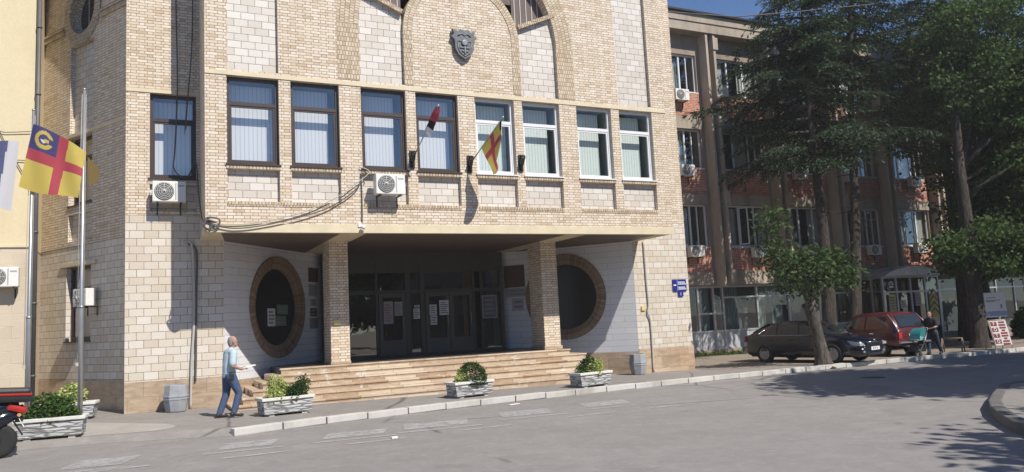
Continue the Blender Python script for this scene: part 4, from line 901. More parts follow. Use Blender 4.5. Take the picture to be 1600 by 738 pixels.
# sheets in the shop entrance
g2 = 'posters on the shop porch'
def sp(label, x0, x1, z0, z1, mat, lines=0): onwall('poster', label, 'poster', lambda d: (lambda x, z: (x, y0-.0, z)), x0, x1, z0, z1, mat, g2, lines, 0)
y0 = 7.57
sp('yellow and white poster on the left pane of the shop porch', 34.75, 35.25, 1.35, 2.25, plain('yellow_poster', (.62,.52,.22), .6), 5)
sp('white sheet on the porch door', 35.6, 36.0, 1.5, 1.95, M['paper'], 3)
sp('white sheet high on the right porch door', 36.75, 37.2, 1.6, 2.3, M['greyplaque'], 4)
hz = thing('hazard_poster', 'yellow poster with black zigzag on the right pane of the shop porch', 'poster', (38.2, y0, 1.6)); m = L(); m.box(-.32,.32,-.01,0,-.62,.62); m.build('sheet', plain('bright_yellow', (.72,.55,.06), .6), hz); m = L()
for k in range(4): m.prism([(-.3,-.5+.32*k),(.0,-.2+.32*k),(.3,-.5+.32*k),(.3,-.36+.32*k),(0,-.06+.32*k),(-.3,-.36+.32*k)][::-1], (0,-.014,0), (1,0,0), (0,0,1), (0,.003,0))
m.build('zigzag', M['black'], hz)
m = MB(); m.tube([(15,3,13.3),(18.3,3,13.45),(21.7,3,13.70),(25,3,14.35),(30,3,15.4)], .025, 5); tag(m.build('power_line', M['cable']), 'dark power line crossing the sky above the office roof', 'wire')
# ================================================================ flags on ground poles
def groundpole(x, y, h, name, label, group):
    t_ = thing(name, label, 'flagpole', (x,y,gz(x)), 0, group); m = L(); m.tube([(0,0,0),(.0,0,h*.35),(.0,0,h*.36),(.012,0,h)], [.05,.05,.038,.028], 12); m.lathe([(.055,-.02),(.055,.02)], (0,0,h*.355), n=12); m.build('pole', M['steel'], t_)
    m = L(); m.lathe([(.0,.06),(.035,.03),(.03,0)], (.012,0,h), n=10); m.build('finial', M['steel'], t_)
    m = L(); m.tube([(-.07,-.02,1.4),(-.06,-.02,h*.6),(-.03,-.02,h-.1)], .006, 4); m.tube([(.05,-.02,1.4),(.045,-.02,h-.1)], .005, 4); m.box(-.09,-.03,-.03,.03,1.35,1.42); m.build('halyard', M['palecable'], t_); return t_
groundpole(-2.12, -1.5, 6.72, 'flagpole', 'galvanised pole carrying the big blue, red and yellow flag', 'flagpoles by the left planters')
groundpole(-1.185, -1.5, 7.26, 'flagpole', 'bare galvanised pole standing behind the front left planter', 'flagpoles by the left planters')
fl = thing('municipal_flag', 'large yellow flag with red cross and gold emblem in its blue corner', 'flag', (-2.12,-1.5,5))
TL, TR, BR, BL = [Vector(q) - fl.location for q in ((-2.10,-1.55,6.45),(-1.12,-1.62,5.90),(-1.25,-1.70,4.83),(-2.32,-1.62,5.08))]
def ff(u, v):
    p = TL*(1-u)*(1-v) + TR*u*(1-v) + BR*u*v + BL*(1-u)*v
    return p + Vector((0, -.06*math.sin(6.5*u+2.2*v) - .03*math.sin(11*u-4*v) + .0, .045*math.sin(3.0*u+.4)*(1-v)*u*2 - .03*math.sin(5*u)*v))
def fc(u, v):
    if abs(u-.58+.02*v) < .085 or abs(v-.46) < .085: return 1
    if u < .5 and v < .40:
        x, y = (u-.245)/.155, (v-.185)/.135
        r_ = math.hypot(x, y); 
        if .62 < r_ < 1.05 and not (x > .35 and abs(y) < .33): return 0
        if abs(y) < .16 and .05 < x < .55: return 0
        if x > -.35 and r_ < .36 and y > .05: return 3
        return 2
    return 0
cloth(ff, 96, 80, fc, [CY,CRD,CBL,CWH], 'cloth', fl)
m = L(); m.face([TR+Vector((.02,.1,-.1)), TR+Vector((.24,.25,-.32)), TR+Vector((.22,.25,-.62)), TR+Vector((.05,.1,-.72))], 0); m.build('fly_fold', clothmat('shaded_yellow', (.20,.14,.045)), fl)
h2 = thing('hanging_flag', 'blue and white flag hanging limp at the left edge of the picture', 'flag', (-3.35,-1.5,5))
def hf(u, v): return Vector((.05+.95*u - .12*v*u, -.06*math.sin(9*u+1.5*v), 1.08 - 1.42*v - .02*u + .05*math.sin(4*u)*v))
cloth(hf, 30, 30, lambda u, v: 0 if u < .22 else (1 if u < .80-.10*v else 2), [CRD, clothmat('slate_blue_cloth', (.12,.13,.26)), CWH], 'cloth', h2)
groundpole(-3.35, -1.5, 6.6, 'flagpole', 'pole of the limp blue and white flag, outside the left edge', 'flagpoles by the left planters')
# ================================================================ planters, shrubs, barrels
def planter_proto():
    t_ = thing('stone_planter', 'x', 'planter', (0,0,0), 0, 'stone planters along the kerb'); b = L(); w_, d, h = .58, .24, .40
    b.prism([(-w_+.03,.05),(w_-.03,.05),(w_,h-.055),(-w_,h-.055)], (0,-d,0), (1,0,0), (0,0,1), (0,2*d,0)); b.build('trough', M['planter'], t_)
    c = L(); ow = w_+.035; 
    for a in ((-ow,ow,-d-.035,-d+.05),(-ow,ow,d-.05,d+.035),(-ow,-w_+.05,-d+.05,d-.05),(w_-.05,ow,-d+.05,d-.05)): c.box(*a, h-.055, h+.012, 0, .012)
    c.build('rim', M['whiterim'], t_); s_ = L(); s_.box(-w_+.04,w_-.04,-d+.04,d-.04,h-.10,h-.03); s_.build('soil', M['soil'], t_)
    for x in (-.38,.38): f = L(); f.box(x-.06,x+.06,-d+.03,d-.03,-.01,.055); f.build('foot', M['concrete'], t_)
    return t_
M['whiterim'] = plain('chipped_white_rim', (.62,.61,.57), .8, var=.14, sc=12)
pp = planter_proto()
PL = [((-1.62,-2.2),-5,'stone clad planter nearest the scooter with a low green shrub'),((-1.62,1.7),-8,'stone clad planter against the shaded side wall behind the front left one'),((2.95,-1.42),10,'stone clad planter beside the walking man'),((7.72,-1.0),11,'stone clad planter in front of the middle of the steps'),((11.42,-1.0),11,'stone clad planter near the right end of the steps')]
for i, (p, a, lb) in enumerate(PL):
    o = pp if i == 0 else copy_tree(pp); o.location = (p[0], p[1], gz(p[0])); o.rotation_euler.z = R(a); o['label'] = lb
PL_ = [Vector((p[0],p[1],gz(p[0])+.36)) for p, a, l in PL]
def shrub(c, rx, ry, rz, n, mat, size, label, cat='shrub', name='shrub', lump=7, group=None, seed=1, ball=False):
    rg_ = np.random.RandomState(seed); cs = rg_.normal(size=(lump,3)); cs /= np.linalg.norm(cs,axis=1)[:,None]; cs *= (rg_.random(lump)**.5*.62)[:,None]; cs[:,2] = np.abs(cs[:,2])
    k = rg_.randint(0, lump, n); d = rg_.normal(size=(n,3)); d /= np.linalg.norm(d,axis=1)[:,None]; P_ = cs[k] + d*(.42*rg_.random(n)**.4)[:,None]
    if ball: P_ = d*(.86+.14*rg_.random(n))[:,None]
    P_[:,2] = np.maximum(P_[:,2], -.05); P_ = P_*np.array([rx,ry,rz]) + np.array(c)
    t_ = thing(name, label, cat, c, 0, group); quads('foliage', leafquads(P_, size, 0 if not ball else 0, rng=rg_), mat, t_, c)
    s_ = MB(); 
    for i in range(4): s_.tube([(c[0]+.04*i-.06,c[1],c[2]-.05),(c[0]+cs[i][0]*rx*.6,c[1]+cs[i][1]*ry*.6,c[2]+.3*rz)], .012, 5)
    s_.build('stem', M['bark'], t_); return t_
gs = 'shrubs in the stone planters'
def at(i, dx, dy=0): return (PL_[i].x+dx, PL_[i].y+dy, PL_[i].z)
shrub(at(0,.0), .60, .34, .56, 4200, M['shrubleaf'], .075, 'low spreading green shrub in the front left planter', group=gs, seed=3)
shrub(at(1,.0), .58, .34, .60, 3200, M['varileaf'], .08, 'yellowish variegated shrub in the planter by the shaded side wall', group=gs, seed=4)
shrub(at(2,-.14), .52, .32, .56, 3600, M['varileaf'], .06, 'cream variegated shrub on the left of the planter by the man', group=gs, seed=5)
shrub(at(2,.24), .44, .31, .60, 3200, M['boxleaf'], .055, 'dark green shrub on the right of the planter by the man', group=gs, seed=6)
shrub(at(3,.06), .43, .34, .55, 6000, M['boxleaf'], .045, 'clipped dark green ball shrub in the middle planter', group=gs, seed=7, ball=True)
shrub(at(3,-.24,-.12), .28, .18, .42, 1600, M['varileaf'], .055, 'small cream variegated shrub at the left of the middle planter', group=gs, seed=8)
shrub(at(4,-.02,.06), .50, .30, .58, 4200, M['boxleaf'], .05, 'dark green shrub at the back of the right planter', group=gs, seed=9)
shrub(at(4,.04,-.10), .44, .22, .50, 2600, M['varileaf'], .055, 'yellow variegated shrub in front of the dark one in the right planter', group=gs, seed=10)
def barrel():
    t_ = thing('litter_bin', 'x', 'litter bin', (0,0,0), 0, 'grey barrel shaped bins'); b = L(); pr = [(.22,.0),(.245,.03),(.285,.2),(.30,.30),(.30,.31),(.312,.315),(.312,.345),(.30,.35),(.302,.375),(.314,.38),(.314,.41),(.30,.415),(.27,.66),(.262,.68),(.225,.68),(.215,.5)]
    b.lathe(pr, (0,0,0), n=8, smooth=False, a0=R(12)); b.build('body', M['barrel'], t_); b = L(); b.lathe([(0,.5),(.216,.5)], (0,0,0), n=8, a0=R(12)); b.build('liner', M['black'], t_); return t_
b0 = barrel(); b0.location = (.74,1.45,gz(.74)); b0['label'] = 'grey concrete barrel bin against the sunlit wing beside the conduit'
b1 = copy_tree(b0); b1.location = (14.86,1.62,gz(14.9)-.0); b1['label'] = 'grey concrete barrel bin at the right pier beyond the steps'; b1.rotation_euler.z = .3
# ================================================================ trees
def limb(m, p0, d, length, r0, r1, n=6, wob=.12, rg_=random, grav=0.):
    p = Vector(p0); d = Vector(d).normalized(); pts = [p.copy()]
    for i in range(n):
        d = (d + Vector((rg_.uniform(-wob,wob), rg_.uniform(-wob,wob), rg_.uniform(-wob,wob) - grav))).normalized(); p = p + d*length/n; pts.append(p.copy())
    m.tube(pts, [r0+(r1-r0)*i/n for i in range(n+1)], 7); return pts
def conifer(label, base, top, r0, z0, prof, seed, step=.42, nb=5, top_off=(0,0), bias=None, dens=1.0, name='conifer'):
    """prof(z)-> branch length; drooping layered sprays"""
    rg_ = random.Random(seed); nr_ = np.random.RandomState(seed); bx, by = base; b = gz(bx,-.1)
    t_ = thing(name, label, 'tree', (bx,by,b), 0, 'trees in front of the office block')
    tr = MB(); N = 14; ax = lambda z: Vector((bx+top_off[0]*z/top + .08*math.sin(z*.6+seed), by+top_off[1]*z/top, z))
    tr.tube([ax(b+(top-b)*i/N) for i in range(N+1)], [r0*(1.25 if i == 0 else 1-.93*i/N) for i in range(N+1)], 10)
    zz = 2.5
    while zz < z0:      # dead stubs
        a = rg_.uniform(0,6.28); p = ax(zz); limb(tr, p, (math.cos(a),math.sin(a),-.2), rg_.uniform(.3,.9), .03, .01, 3, .2, rg_); zz += rg_.uniform(.3,.6)
    Q = []; z = z0
    while z < top-.3:
        for k in range(nb):
            a = rg_.uniform(0, 6.283); ln_ = prof(z)*rg_.uniform(.6,1.08)
            if bias: ln_ *= bias(a, z)
            if ln_ < .4: continue
            p = ax(z + rg_.uniform(-.2,.2)); d = Vector((math.cos(a), math.sin(a), rg_.uniform(.0,.22)))
            pts = limb(tr, p, d, ln_, .035+.012*ln_, .008, 7, .07, rg_, .055); side = Vector((-d.y,d.x,0)).normalized()
            nt_ = int(ln_*13*dens)
            for q in range(nt_):
                s = .12 + .88*(q+rg_.random())/nt_; f = s*7; i = min(6,int(f)); o = pts[i].lerp(pts[i+1], f-i)
                tl_ = (.25+.95*(1-abs(s-.45)))*min(1,.35+ln_*.22)*rg_.uniform(.5,1.1); sd2 = (side*(1 if q%2 else -1)*rg_.uniform(.5,1) + (pts[i+1]-pts[i]).normalized()*rg_.uniform(.4,1.0) + Vector((0,0,rg_.uniform(-.25,.06)))).normalized()
                nn = max(4,int(tl_*17))
                for e in range(nn):
                    w_ = (e+.3)/nn; c = o + sd2*tl_*w_ + Vector((rg_.uniform(-.04,.04),rg_.uniform(-.04,.04),-.32*tl_*w_*w_ + rg_.uniform(-.03,.03))); Q.append(((c.x,c.y,c.z), (sd2.x,sd2.y,sd2.z)))
        z += step*rg_.uniform(.75,1.25)
    C_ = np.array([q[0] for q in Q]); D = np.array([q[1] for q in Q]); n = len(C_)
    D = D + nr_.normal(size=(n,3))*.42; D[:,2] -= .18; D /= np.linalg.norm(D,axis=1)[:,None]
    u = np.cross(D, np.tile([0,0,1.],(n,1)) + nr_.normal(size=(n,3))*.5); u /= np.linalg.norm(u,axis=1)[:,None]+1e-6; s = (.15+.15*nr_.random(n))[:,None]
    V = np.stack([C_-u*.012, C_+D*s*.45+u*s*.15, C_+D*s, C_+D*s*.45-u*s*.15], 1)
    tr.build('trunk', M['barkc'], t_); quads('crown', V, M['needle'], t_, (bx,by,b)); return t_
conifer('dark drooping conifer with its trunk just behind the small leafy tree', (27.6,5.0), 17.2, .33, 8.2, lambda z: 5.0*max(.12,1-((z-9.6)/8.2)**2*.95) if z > 9.4 else 3.6, 11, bias=lambda a, z: 1.15 if math.cos(a) < 0 else .70, dens=.74, nb=4)
conifer('tall conifer with a bare rough trunk and one low spreading branch layer', (29.0,4.9), 21.5, .29, 9.7, lambda z: 4.2 if z < 10.3 else (0 if z < 12.6 else (3.7 if z < 15 else max(.6, 3.7*(1-(z-15)/8)))), 23, top_off=(2.6,.2), dens=.62, nb=4)
conifer('bluish dark conifer behind the big maple on the right', (38.6,6.2), 22, .34, 11.4, lambda z: 4.0 if z < 14 else max(.6, 4.0*(1-(z-14)/9)), 31, dens=.9, step=.5)
conifer('distant conifer whose top rises above the office roof', (46,24), 30, .4, 14, lambda z: 4.6*(1-(z-14)/18), 37, dens=.6, step=.6)
def crown(P0, radii, ncl, nl, clr, size, mat, seed, t_, off, droop=.35, shell=.55, asp=.7, cut=None, extra=None):
    nr_ = np.random.RandomState(seed); d = nr_.normal(size=(ncl,3)); d /= np.linalg.norm(d,axis=1)[:,None]; c = d*(shell+(1-shell)*nr_.random(ncl))[:,None]*np.array(radii) + np.array(P0)
    if cut is not None: c = c[cut(c)]
    for e0, e1, e2 in extra or []:
        d2 = nr_.normal(size=(e2,3)); d2 /= np.linalg.norm(d2,axis=1)[:,None]; c = np.concatenate([c, d2*(nr_.random(e2)**.4)[:,None]*np.array(e1) + np.array(e0)])
    k = np.repeat(np.arange(len(c)), nl); g_ = nr_.normal(size=(len(k),3))*np.array([1,1,.45])*clr; P_ = c[k] + g_
    quads('crown', leafquads(P_, size, droop, asp=asp, rng=nr_), mat, t_, off); return c
def maple(label, base, h_tr, r0, P0, radii, ncl, seed, mat, cut=None, group=None, nl=95, size=.24, clr=.42, extra=None):
    bx, by = base; b = gz(bx,-.1); t_ = thing('broadleaf_tree', label, 'tree', (bx,by,b), 0, group or 'trees in front of the office block'); rg_ = random.Random(seed)
    c = crown(P0, radii, ncl, nl, clr, size, mat, seed, t_, (bx,by,b), cut=cut, extra=extra); m = MB()
    m.tube([(bx,by,b-.1),(bx,by,b+.15),(bx+.02,by,b+.6),(bx+.05,by,b+h_tr*.6),(bx+.0,by,b+h_tr),(bx+.2,by,b+h_tr*1.35),(bx+.5,by+.1,b+h_tr*1.6)], [r0*1.75,r0*1.3,r0*1.05,r0*.88,r0*.66,r0*.42,r0*.12], 14)
    H_ = h_tr
    for i in range(0, len(c), max(1,len(c)//15)):
        e = Vector(c[i]); T0 = Vector((bx+.03,by,b+min(h_tr-.2, max(h_tr*.32, e.z-b-1.6)))); mid = T0.lerp(e,.5) + Vector((rg_.uniform(-.4,.4),rg_.uniform(-.4,.4),.3)); m.tube([T0, mid, e], [r0*.38,r0*.2,.02], 6)
    m.build('trunk', M['barkc'], t_); return t_
maple('big dark maple with a thick trunk beside the photo sign', (32.15,1.3), 8.0, .33, (36.2,1.6,9.8), (5.4,4.6,7.8), 470, 5, M['mapleleaf'], cut=lambda c: ~((c[:,2] > 5.4) & (c[:,2] < 9.2) & (c[:,0] < 34.2)) & ~((c[:,2] >= 9.2) & (c[:,0] < 32.6)) & ~((c[:,2] < 5.4)), nl=150, size=.17, clr=.40, extra=[((34.1,1.0,4.0),(3.7,2.3,1.3),120),((36.6,1.2,7.0),(3.3,2.6,2.6),150),((34.6,1.2,11.2),(3.0,2.4,2.2),90)])
maple('lower broadleaf tree filling the gap under the maple at the right edge', (41.5,3.0), 2.6, .25, (41.5,3.0,6.0), (3.6,3.0,3.6), 170, 8, M['mapleleaf'], size=.18, nl=130)
t_ = maple('brownish leaning trunk tree standing behind the maple', (41.5,6.9), 3.2, .36, (48.5,7.0,12.5), (4,2.0,3.2), 120, 9, M['mapleleaf'], size=.2)
# small pollarded tree before the black car
b = gz(21.95); st = thing('small_tree', 'small pollarded tree with pale rough trunk growing before the black car', 'tree', (20.95,-.50,b), 0, 'trees in front of the office block'); m = MB(); rg_ = random.Random(4)
m.tube([(x-1.0,y-.86,z) for x, y, z in [(22.0,.35,b-.1),(21.99,.35,b+.12),(21.95,.36,b+.5),(21.88,.38,b+1.0),(21.80,.4,b+1.5),(21.74,.4,b+1.95),(21.72,.4,b+2.25)]], [.42,.29,.225,.20,.20,.25,.18], 14)
for e, r in (((20.3,.3,3.2),.07),((20.0,.3,4.4),.06),((22.9,.5,3.3),.07),((23.8,.4,3.0),.06),((21.5,.3,3.5),.07),((22.2,.5,3.6),.07),((20.9,.2,2.8),.06)):
    s0 = Vector((20.73,-.46,b+2.1)); e = Vector((20.75+(e[0]-21.75)*.84, e[1]-.86, e[2]-.05)); m.tube([s0, s0.lerp(e,.5)+Vector((rg_.uniform(-.2,.2),0,.15)), e], [r*1.4,r,.015], 7)
for a in (.3,2.2,3.6,5.2): m.lathe([(.02,.12),(.09,.08),(.11,0)], (20.75+.22*math.cos(a),-.46+.22*math.sin(a),b+1.9+.06*a), (math.cos(a),math.sin(a),.4), 8)
m.build('trunk', M['barkl'], st)
nr_ = np.random.RandomState(12); cl = [(20.3,.3,2.9),(20.0,.3,3.3),(19.85,.3,4.0),(19.8,.3,4.6),(19.9,.3,5.0),(20.6,.2,3.4),(21.0,.3,3.0),(21.3,.3,3.5),(21.8,.4,3.55),(22.3,.4,3.6),(22.8,.4,3.4),(23.2,.4,3.2),(23.7,.4,3.05),(24.1,.4,2.85),(22.5,.2,3.0),(21.9,.0,2.9),(21.3,.1,2.6),(22.9,.3,2.7),(20.8,.4,2.6),(23.4,.3,3.5),(20.2,.5,3.7),(21.6,-.2,3.2),(22.6,.7,3.3)]
cl = np.array(cl); cl[:,0] = 20.75 + (cl[:,0]-21.75)*.84; cl[:,1] -= .86; k = np.repeat(np.arange(len(cl)), 150); P_ = cl[k] + nr_.normal(size=(len(k),3))*np.array([.30,.32,.20]); quads('crown', leafquads(P_, .19, .45, asp=.42, rng=nr_), M['limeleaf'], st, (20.95,-.50,b))
# shade trees on the near side of the road, outside the frame: their shadows fall on the asphalt
for i, (p, P0, rad, n_) in enumerate([((23.2,-14.9),(22.9,-14.9,9.3),(5.0,3.8,3.2),300),((33,-13.9),(32.6,-13.8,9.6),(5.6,4.0,3.6),300),((44,-11.5),(43.6,-11.3,10),(5.5,4,4),170),((15.1,-22.0),(15.1,-21.7,7.0),(3.2,2.4,2.2),100)]):
    maple('leafy street tree on the near side shading the road from outside the frame', p, 3.5, .3, P0, rad, n_, 40+i, M['mapleleaf'], group='street trees on the near side', nl=70, size=.34, clr=.5)
# opposite side of the street behind the viewpoint (seen only as reflections)
for i, (x, y, h) in enumerate([(-14,-36,9),(-4,-42,8.5),(2,-40,10),(9,-35,8),(14.8,-42,9.5),(17.5,-57,6.6),(21.5,-60,6.8),(26,-57,6.4)]):
    maple('street tree across the road behind the viewpoint', (x,y), 3, .3, (x,y,h-2), (3.6,3.2,3.2), 60, 60+i, M['mapleleaf'], group='street trees behind the viewpoint', nl=60, size=.45, clr=.6)
OPP = thing('opposite_building', 'long building across the road behind the viewpoint', 'building', (5,-52,0))
m = MB(); m.box(-30, 15, -60, -50, -.5, 12); m.build('wall', plain('opposite_render', (.20,.17,.15), .9), OPP); m = MB()
for i in range(11):
    for z in (1.2,4.6,8): m.box(-28+4*i, -26+4*i, -49.99, -49.9, z, z+1.8)
m.build('window', M['black'], OPP)
OP2 = thing('opposite_building', 'second building across the road behind the viewpoint', 'building', (45,-52,0)); m = MB(); m.box(26.5, 64, -60, -50, -.5, 11); m.build('wall', bpy.data.materials['opposite_render'], OP2); m = MB()
for i in range(9):
    for z in (1.2,4.6,8): m.box(28+4*i, 30+4*i, -49.99, -49.9, z, z+1.7)
m.build('window', M['black'], OP2)
# grass and bushes
nr_ = np.random.RandomState(2); n = 2600; P_ = np.stack([17.7+nr_.random(n)*17, 8.15+nr_.random(n)*.75, np.zeros(n)],1); P_[:,2] = -.0085*P_[:,0]; V = leafquads(P_, .22, -.9, asp=.18, rng=nr_); tag(quads('grass', V, M['grass']), kind='stuff')
for i, (x, y, rx_, rz_, lb) in enumerate([(44,6.2,1.8,1.9,'bush beside the brownish leaning trunk'),(47,5.6,2.2,2.4,'tall bush behind the photo sign'),(50.5,5,2.4,2.8,'dense bush at the right edge of the picture'),(41.8,4.4,1.2,.8,'low bush behind the thick maple trunk'),(46,3.2,1.8,.8,'low dark bush behind the info board')]):
    shrub((x,y,gz(x)+.1), rx_, 1.1, rz_, 2600, M['limeleaf'] if i in (3,) else M['mapleleaf'], .26, lb, 'bush', 'bush', 9, 'bushes on the right', 70+i)
t_ = thing('awning', 'faded orange awning above the bushes at the right edge', 'awning', (49,8,3)); m = MB(); m.prism([(46.5,3.75),(52,3.75),(52,3.6),(46.5,3.6)], (0,7.2,0), (1,0,0), (0,0,1), (0,1.75,.35)); m.build('canopy', plain('faded_orange', (.52,.33,.20), .8), t_); m = MB(); 
for x in (46.7,51.8): m.tube([(x,7.3,-.4),(x,7.3,3.6)], .04, 6)
m.build('post', M['alu'], t_)
# ================================================================ vehicles
def paint(name, c, rough=.25):
    n = NT(name); n.base(c); n.rough(rough); n.b.inputs['Coat Weight'].default_value = .5; n.b.inputs['Coat Roughness'].default_value = .06; return n.mat
M['carblack'] = paint('dark_navy_black_paint', (.004,.006,.016), .18); M['maroon'] = paint('maroon_paint', (.095,.014,.019), .3); M['chrome'] = plain('chrome', (.6,.6,.6), .15, 1., var=0)
M['carglass'] = plain('tinted_car_glass', (.02,.024,.026), .04, var=0, spec=.9); M['headlight'] = plain('headlight_glass', (.45,.47,.5), .12, .3, var=.1, sc=20, spec=.9); M['taillight'] = plain('red_lens', (.40,.02,.015), .2, var=.05); M['rim'] = plain('alloy', (.38,.38,.39), .35, .6, var=.05); M['underbody'] = plain('dark_underbody', (.012,.012,.012), .9)
def loftmesh(rings, close=True):
    m = L(); n = len(rings[0])
    for a, b in zip(rings, rings[1:]):
        for k in range(n if close else n-1): m.face([a[k], a[(k+1)%n], b[(k+1)%n], b[k]], 0, None, True)
    m.face(rings[0][::-1]); m.face(rings[-1]); return m
def cutwheels(o, cuts):
    for (x, z, r, hw) in cuts:
        m = L(); m.lathe([(r,-hw),(r,hw)], (x,0,z), (0,1,0), 28); c = m.build('cutter', M['underbody'], None, True); c.location = o.location
        md = o.modifiers.new('b', 'BOOLEAN'); md.operation = 'DIFFERENCE'; md.object = c; md.solver = 'EXACT'
        dg = bpy.context.evaluated_depsgraph_get(); me = bpy.data.meshes.new_from_object(o.evaluated_get(dg)); o.modifiers.clear(); old = o.data; o.data = me; bpy.data.objects.remove(c)
def wheel(t_, x, y, r, w_, steel=False):
    s = 1 if y > 0 else -1; a = (0,s,0)
    m = L(); m.lathe([(r*.62,-w_/2),(r*.93,-w_/2),(r,-w_*.36),(r,w_*.36),(r*.93,w_/2),(r*.66,w_/2),(r*.62,w_*.3)], (x,y,r), a, 28); o = m.build('wheel', M['rubber'], t_)
    m = L(); m.lathe([(r*.66,w_*.40),(r*.645,w_*.47),(r*.57,w_*.47),(r*.55,w_*.3)], (x,y,r), a, 28)
    if steel: m.lathe([(r*.56,w_*.3),(r*.3,w_*.2),(r*.16,w_*.2)], (x,y,r), a, 28)
    if not steel:
        for k in range(5):
            q = 2*math.pi*k/5+.3; d = Vector((math.cos(q),0,math.sin(q))); sd = Vector((-math.sin(q),0,math.cos(q))); c = Vector((x,y+s*w_*.36,r))
            for e in (-.1,.1): m.obox(c + d*r*.36 + sd*e*r*1.1, d + sd*e*1.1, (0,s,0), r*.26, .018, r*.06)
    m.lathe([(0,w_*.46),(r*.15,w_*.44),(r*.17,w_*.3)], (x,y,r), a, 14); m.build('rim', M['rim'], o)
    m = L(); m.lathe([(0,w_*.10),(r*.6,w_*.10)], (x,y,r), a, 20); m.build('spoke_gap_disc', M['underbody'], o); return o  # black disc put in to darken the gaps between the spokes
def sedan():
    t_ = thing('parked_car', 'black saloon car parked nose to the kerb behind the small tree', 'car', (22.35,1.25,gz(22.3)), R(-79), 'parked cars'); t_.scale = (1.04,)*3
    st_ = [(-2.34,.60,.45,.78),(-2.28,.76,.30,.95),(-2.05,.84,.24,1.0),(-1.4,.90,.2,.97),(-.2,.905,.18,.94),(.9,.90,.19,.93),(1.35,.89,.2,.91),(1.85,.86,.21,.84),(2.15,.79,.23,.76),(2.29,.66,.27,.69),(2.34,.50,.33,.63)]
    rings = []
    for x, w_, zb, zt in st_:
        h = [(.0,zb),(.8*w_,zb),(.965*w_,zb+.09),(w_,zb+.28),(.995*w_,zb+(zt-zb)*.66),(.965*w_,zt-.05),(.90*w_,zt),(.5*w_,zt+.03),(0,zt+.04)]
        rings.append([(x,y,z) for y, z in h] + [(x,-y,z) for y, z in h[-2:0:-1]])
    bo = loftmesh(rings).build('body', M['carblack'], t_, True); cutwheels(bo, [(1.34,.33,.375,1.2),(-1.34,.33,.375,1.2)])
    m = L(); m.box(-2.1,2.1,-.6,.6,.2,.55); m.build('underbody', M['underbody'], t_)
    pf = [(1.12,.915),(.82,1.12),(.42,1.34),(.12,1.425),(-.3,1.46),(-.8,1.445),(-1.2,1.37),(-1.65,1.2),(-2.05,1.01)]
    wt = lambda z: .80-(max(z,.93)-.93)*.42
    rr = []
    for x, z in pf:
        rr.append([(x,-.815,.90),(x,-.80,.945 if z > .95 else .92),(x,-wt(z)-.0,z-.045 if z > 1 else z),(x,-wt(z)+.08,z),(x,0,z+.025),(x,wt(z)-.08,z),(x,wt(z),z-.045 if z > 1 else z),(x,.80,.945 if z > .95 else .92),(x,.815,.90)])
    loftmesh(rr, False).build('cabin', M['carblack'], t_)
    sy = lambda z, s: s*(.80-(z-.945)*(.80-wt(1.40))/(1.40-.945)+.012)
    for s in (-1,1):
        for poly in ([(.80,.965),(.10,.965),(.06,1.36),(.22,1.345),(.50,1.22)],[(.03,.965),(-.80,.965),(-.82,1.365),(-.02,1.375)],[(-.87,.965),(-1.42,.985),(-1.28,1.20),(-.88,1.355)]):
            L().face([(x,sy(z,s),z) for x, z in (poly if s < 0 else poly[::-1])]).build('side_window', M['carglass'], t_)
        m = L(); P_ = [(.85,.955),(-1.45,.975),(-1.60,1.03),(-1.36,1.20)]; m.tube([(x,sy(z,s)+s*.004,z) for x, z in P_], .010, 5); m.build('chrome_trim', M['chrome'], t_)
        m = L(); m.obox((.70,s*.97,1.03),(1,0,.05),(0,1,0),.07,.10,.07,0,.03); m.build('mirror', M['carblack'], t_)
        m = L(); m.prism([(2.02,.60),(2.30,.58),(2.30,.66),(1.85,.76)], (0,s*.60,0), (1,0,0), (0,0,1), (0,s*.235,0)); m.build('headlight', M['headlight'], t_)
        m = L(); m.obox((-2.19,s*.70,.82),(1,-s*.35,0),(s*.35,1,0),.09,.07,.09,0,.03); m.build('taillight', M['taillight'], t_)
        m = L(); m.obox((2.22,s*.56,.38),(.6,-s*.8,0),(s*.8,.6,0),.03,.13,.035,0,.01); m.build('fog_lamp', M['headlight'], t_)
        for x in (-.25,-1.05): m = L(); m.box(x-.09,x+.09,s*.905-.012,s*.905+.012,.80,.83); m.build('door_handle', M['carblack'], t_)
        for x in (1.34,-1.34): wheel(t_, x, s*.80, .325, .21)
    m = L(); m.face([(1.09,-.70,.95),(1.09,.70,.95),(.45,.60,1.345),(.45,-.60,1.345)]); o = m.build('windscreen', M['carglass'], t_); o.location = (.012,0,.012)
    m = L(); m.face([(-1.98,-.64,1.055),(-1.30,-.56,1.37),(-1.30,.56,1.37),(-1.98,.64,1.055)]); o = m.build('rear_window', M['carglass'], t_); o.location = (-.01,0,.025)
    m = L(); m.obox((2.325,0,.60),(1,0,-.25),(0,1,0),.025,.50,.085,0,.02); m.build('grille', M['black'], t_)
    m = L(); m.tube([(2.33,-.5,.69),(2.37,0,.70),(2.33,.5,.69)], .012, 5); m.lathe([(0,.0),(.05,0),(.045,.015),(0,.02)], (2.345,0,.735), (1,0,.5), 14); m.build('badge', M['chrome'], t_)
    m = L(); m.box(2.352,2.365,-.26,.26,.42,.53); pl_ = m.build('number_plate', M['white'], t_); text('BU 071 JF', .085, (2.367,0,.475), M['black'], pl_, (R(90),0,R(90)))
    m = L(); m.obox((2.30,0,.30),(1,0,0),(0,1,0),.03,.45,.05,0,.015); m.build('lower_grille', M['black'], t_)
sedan()
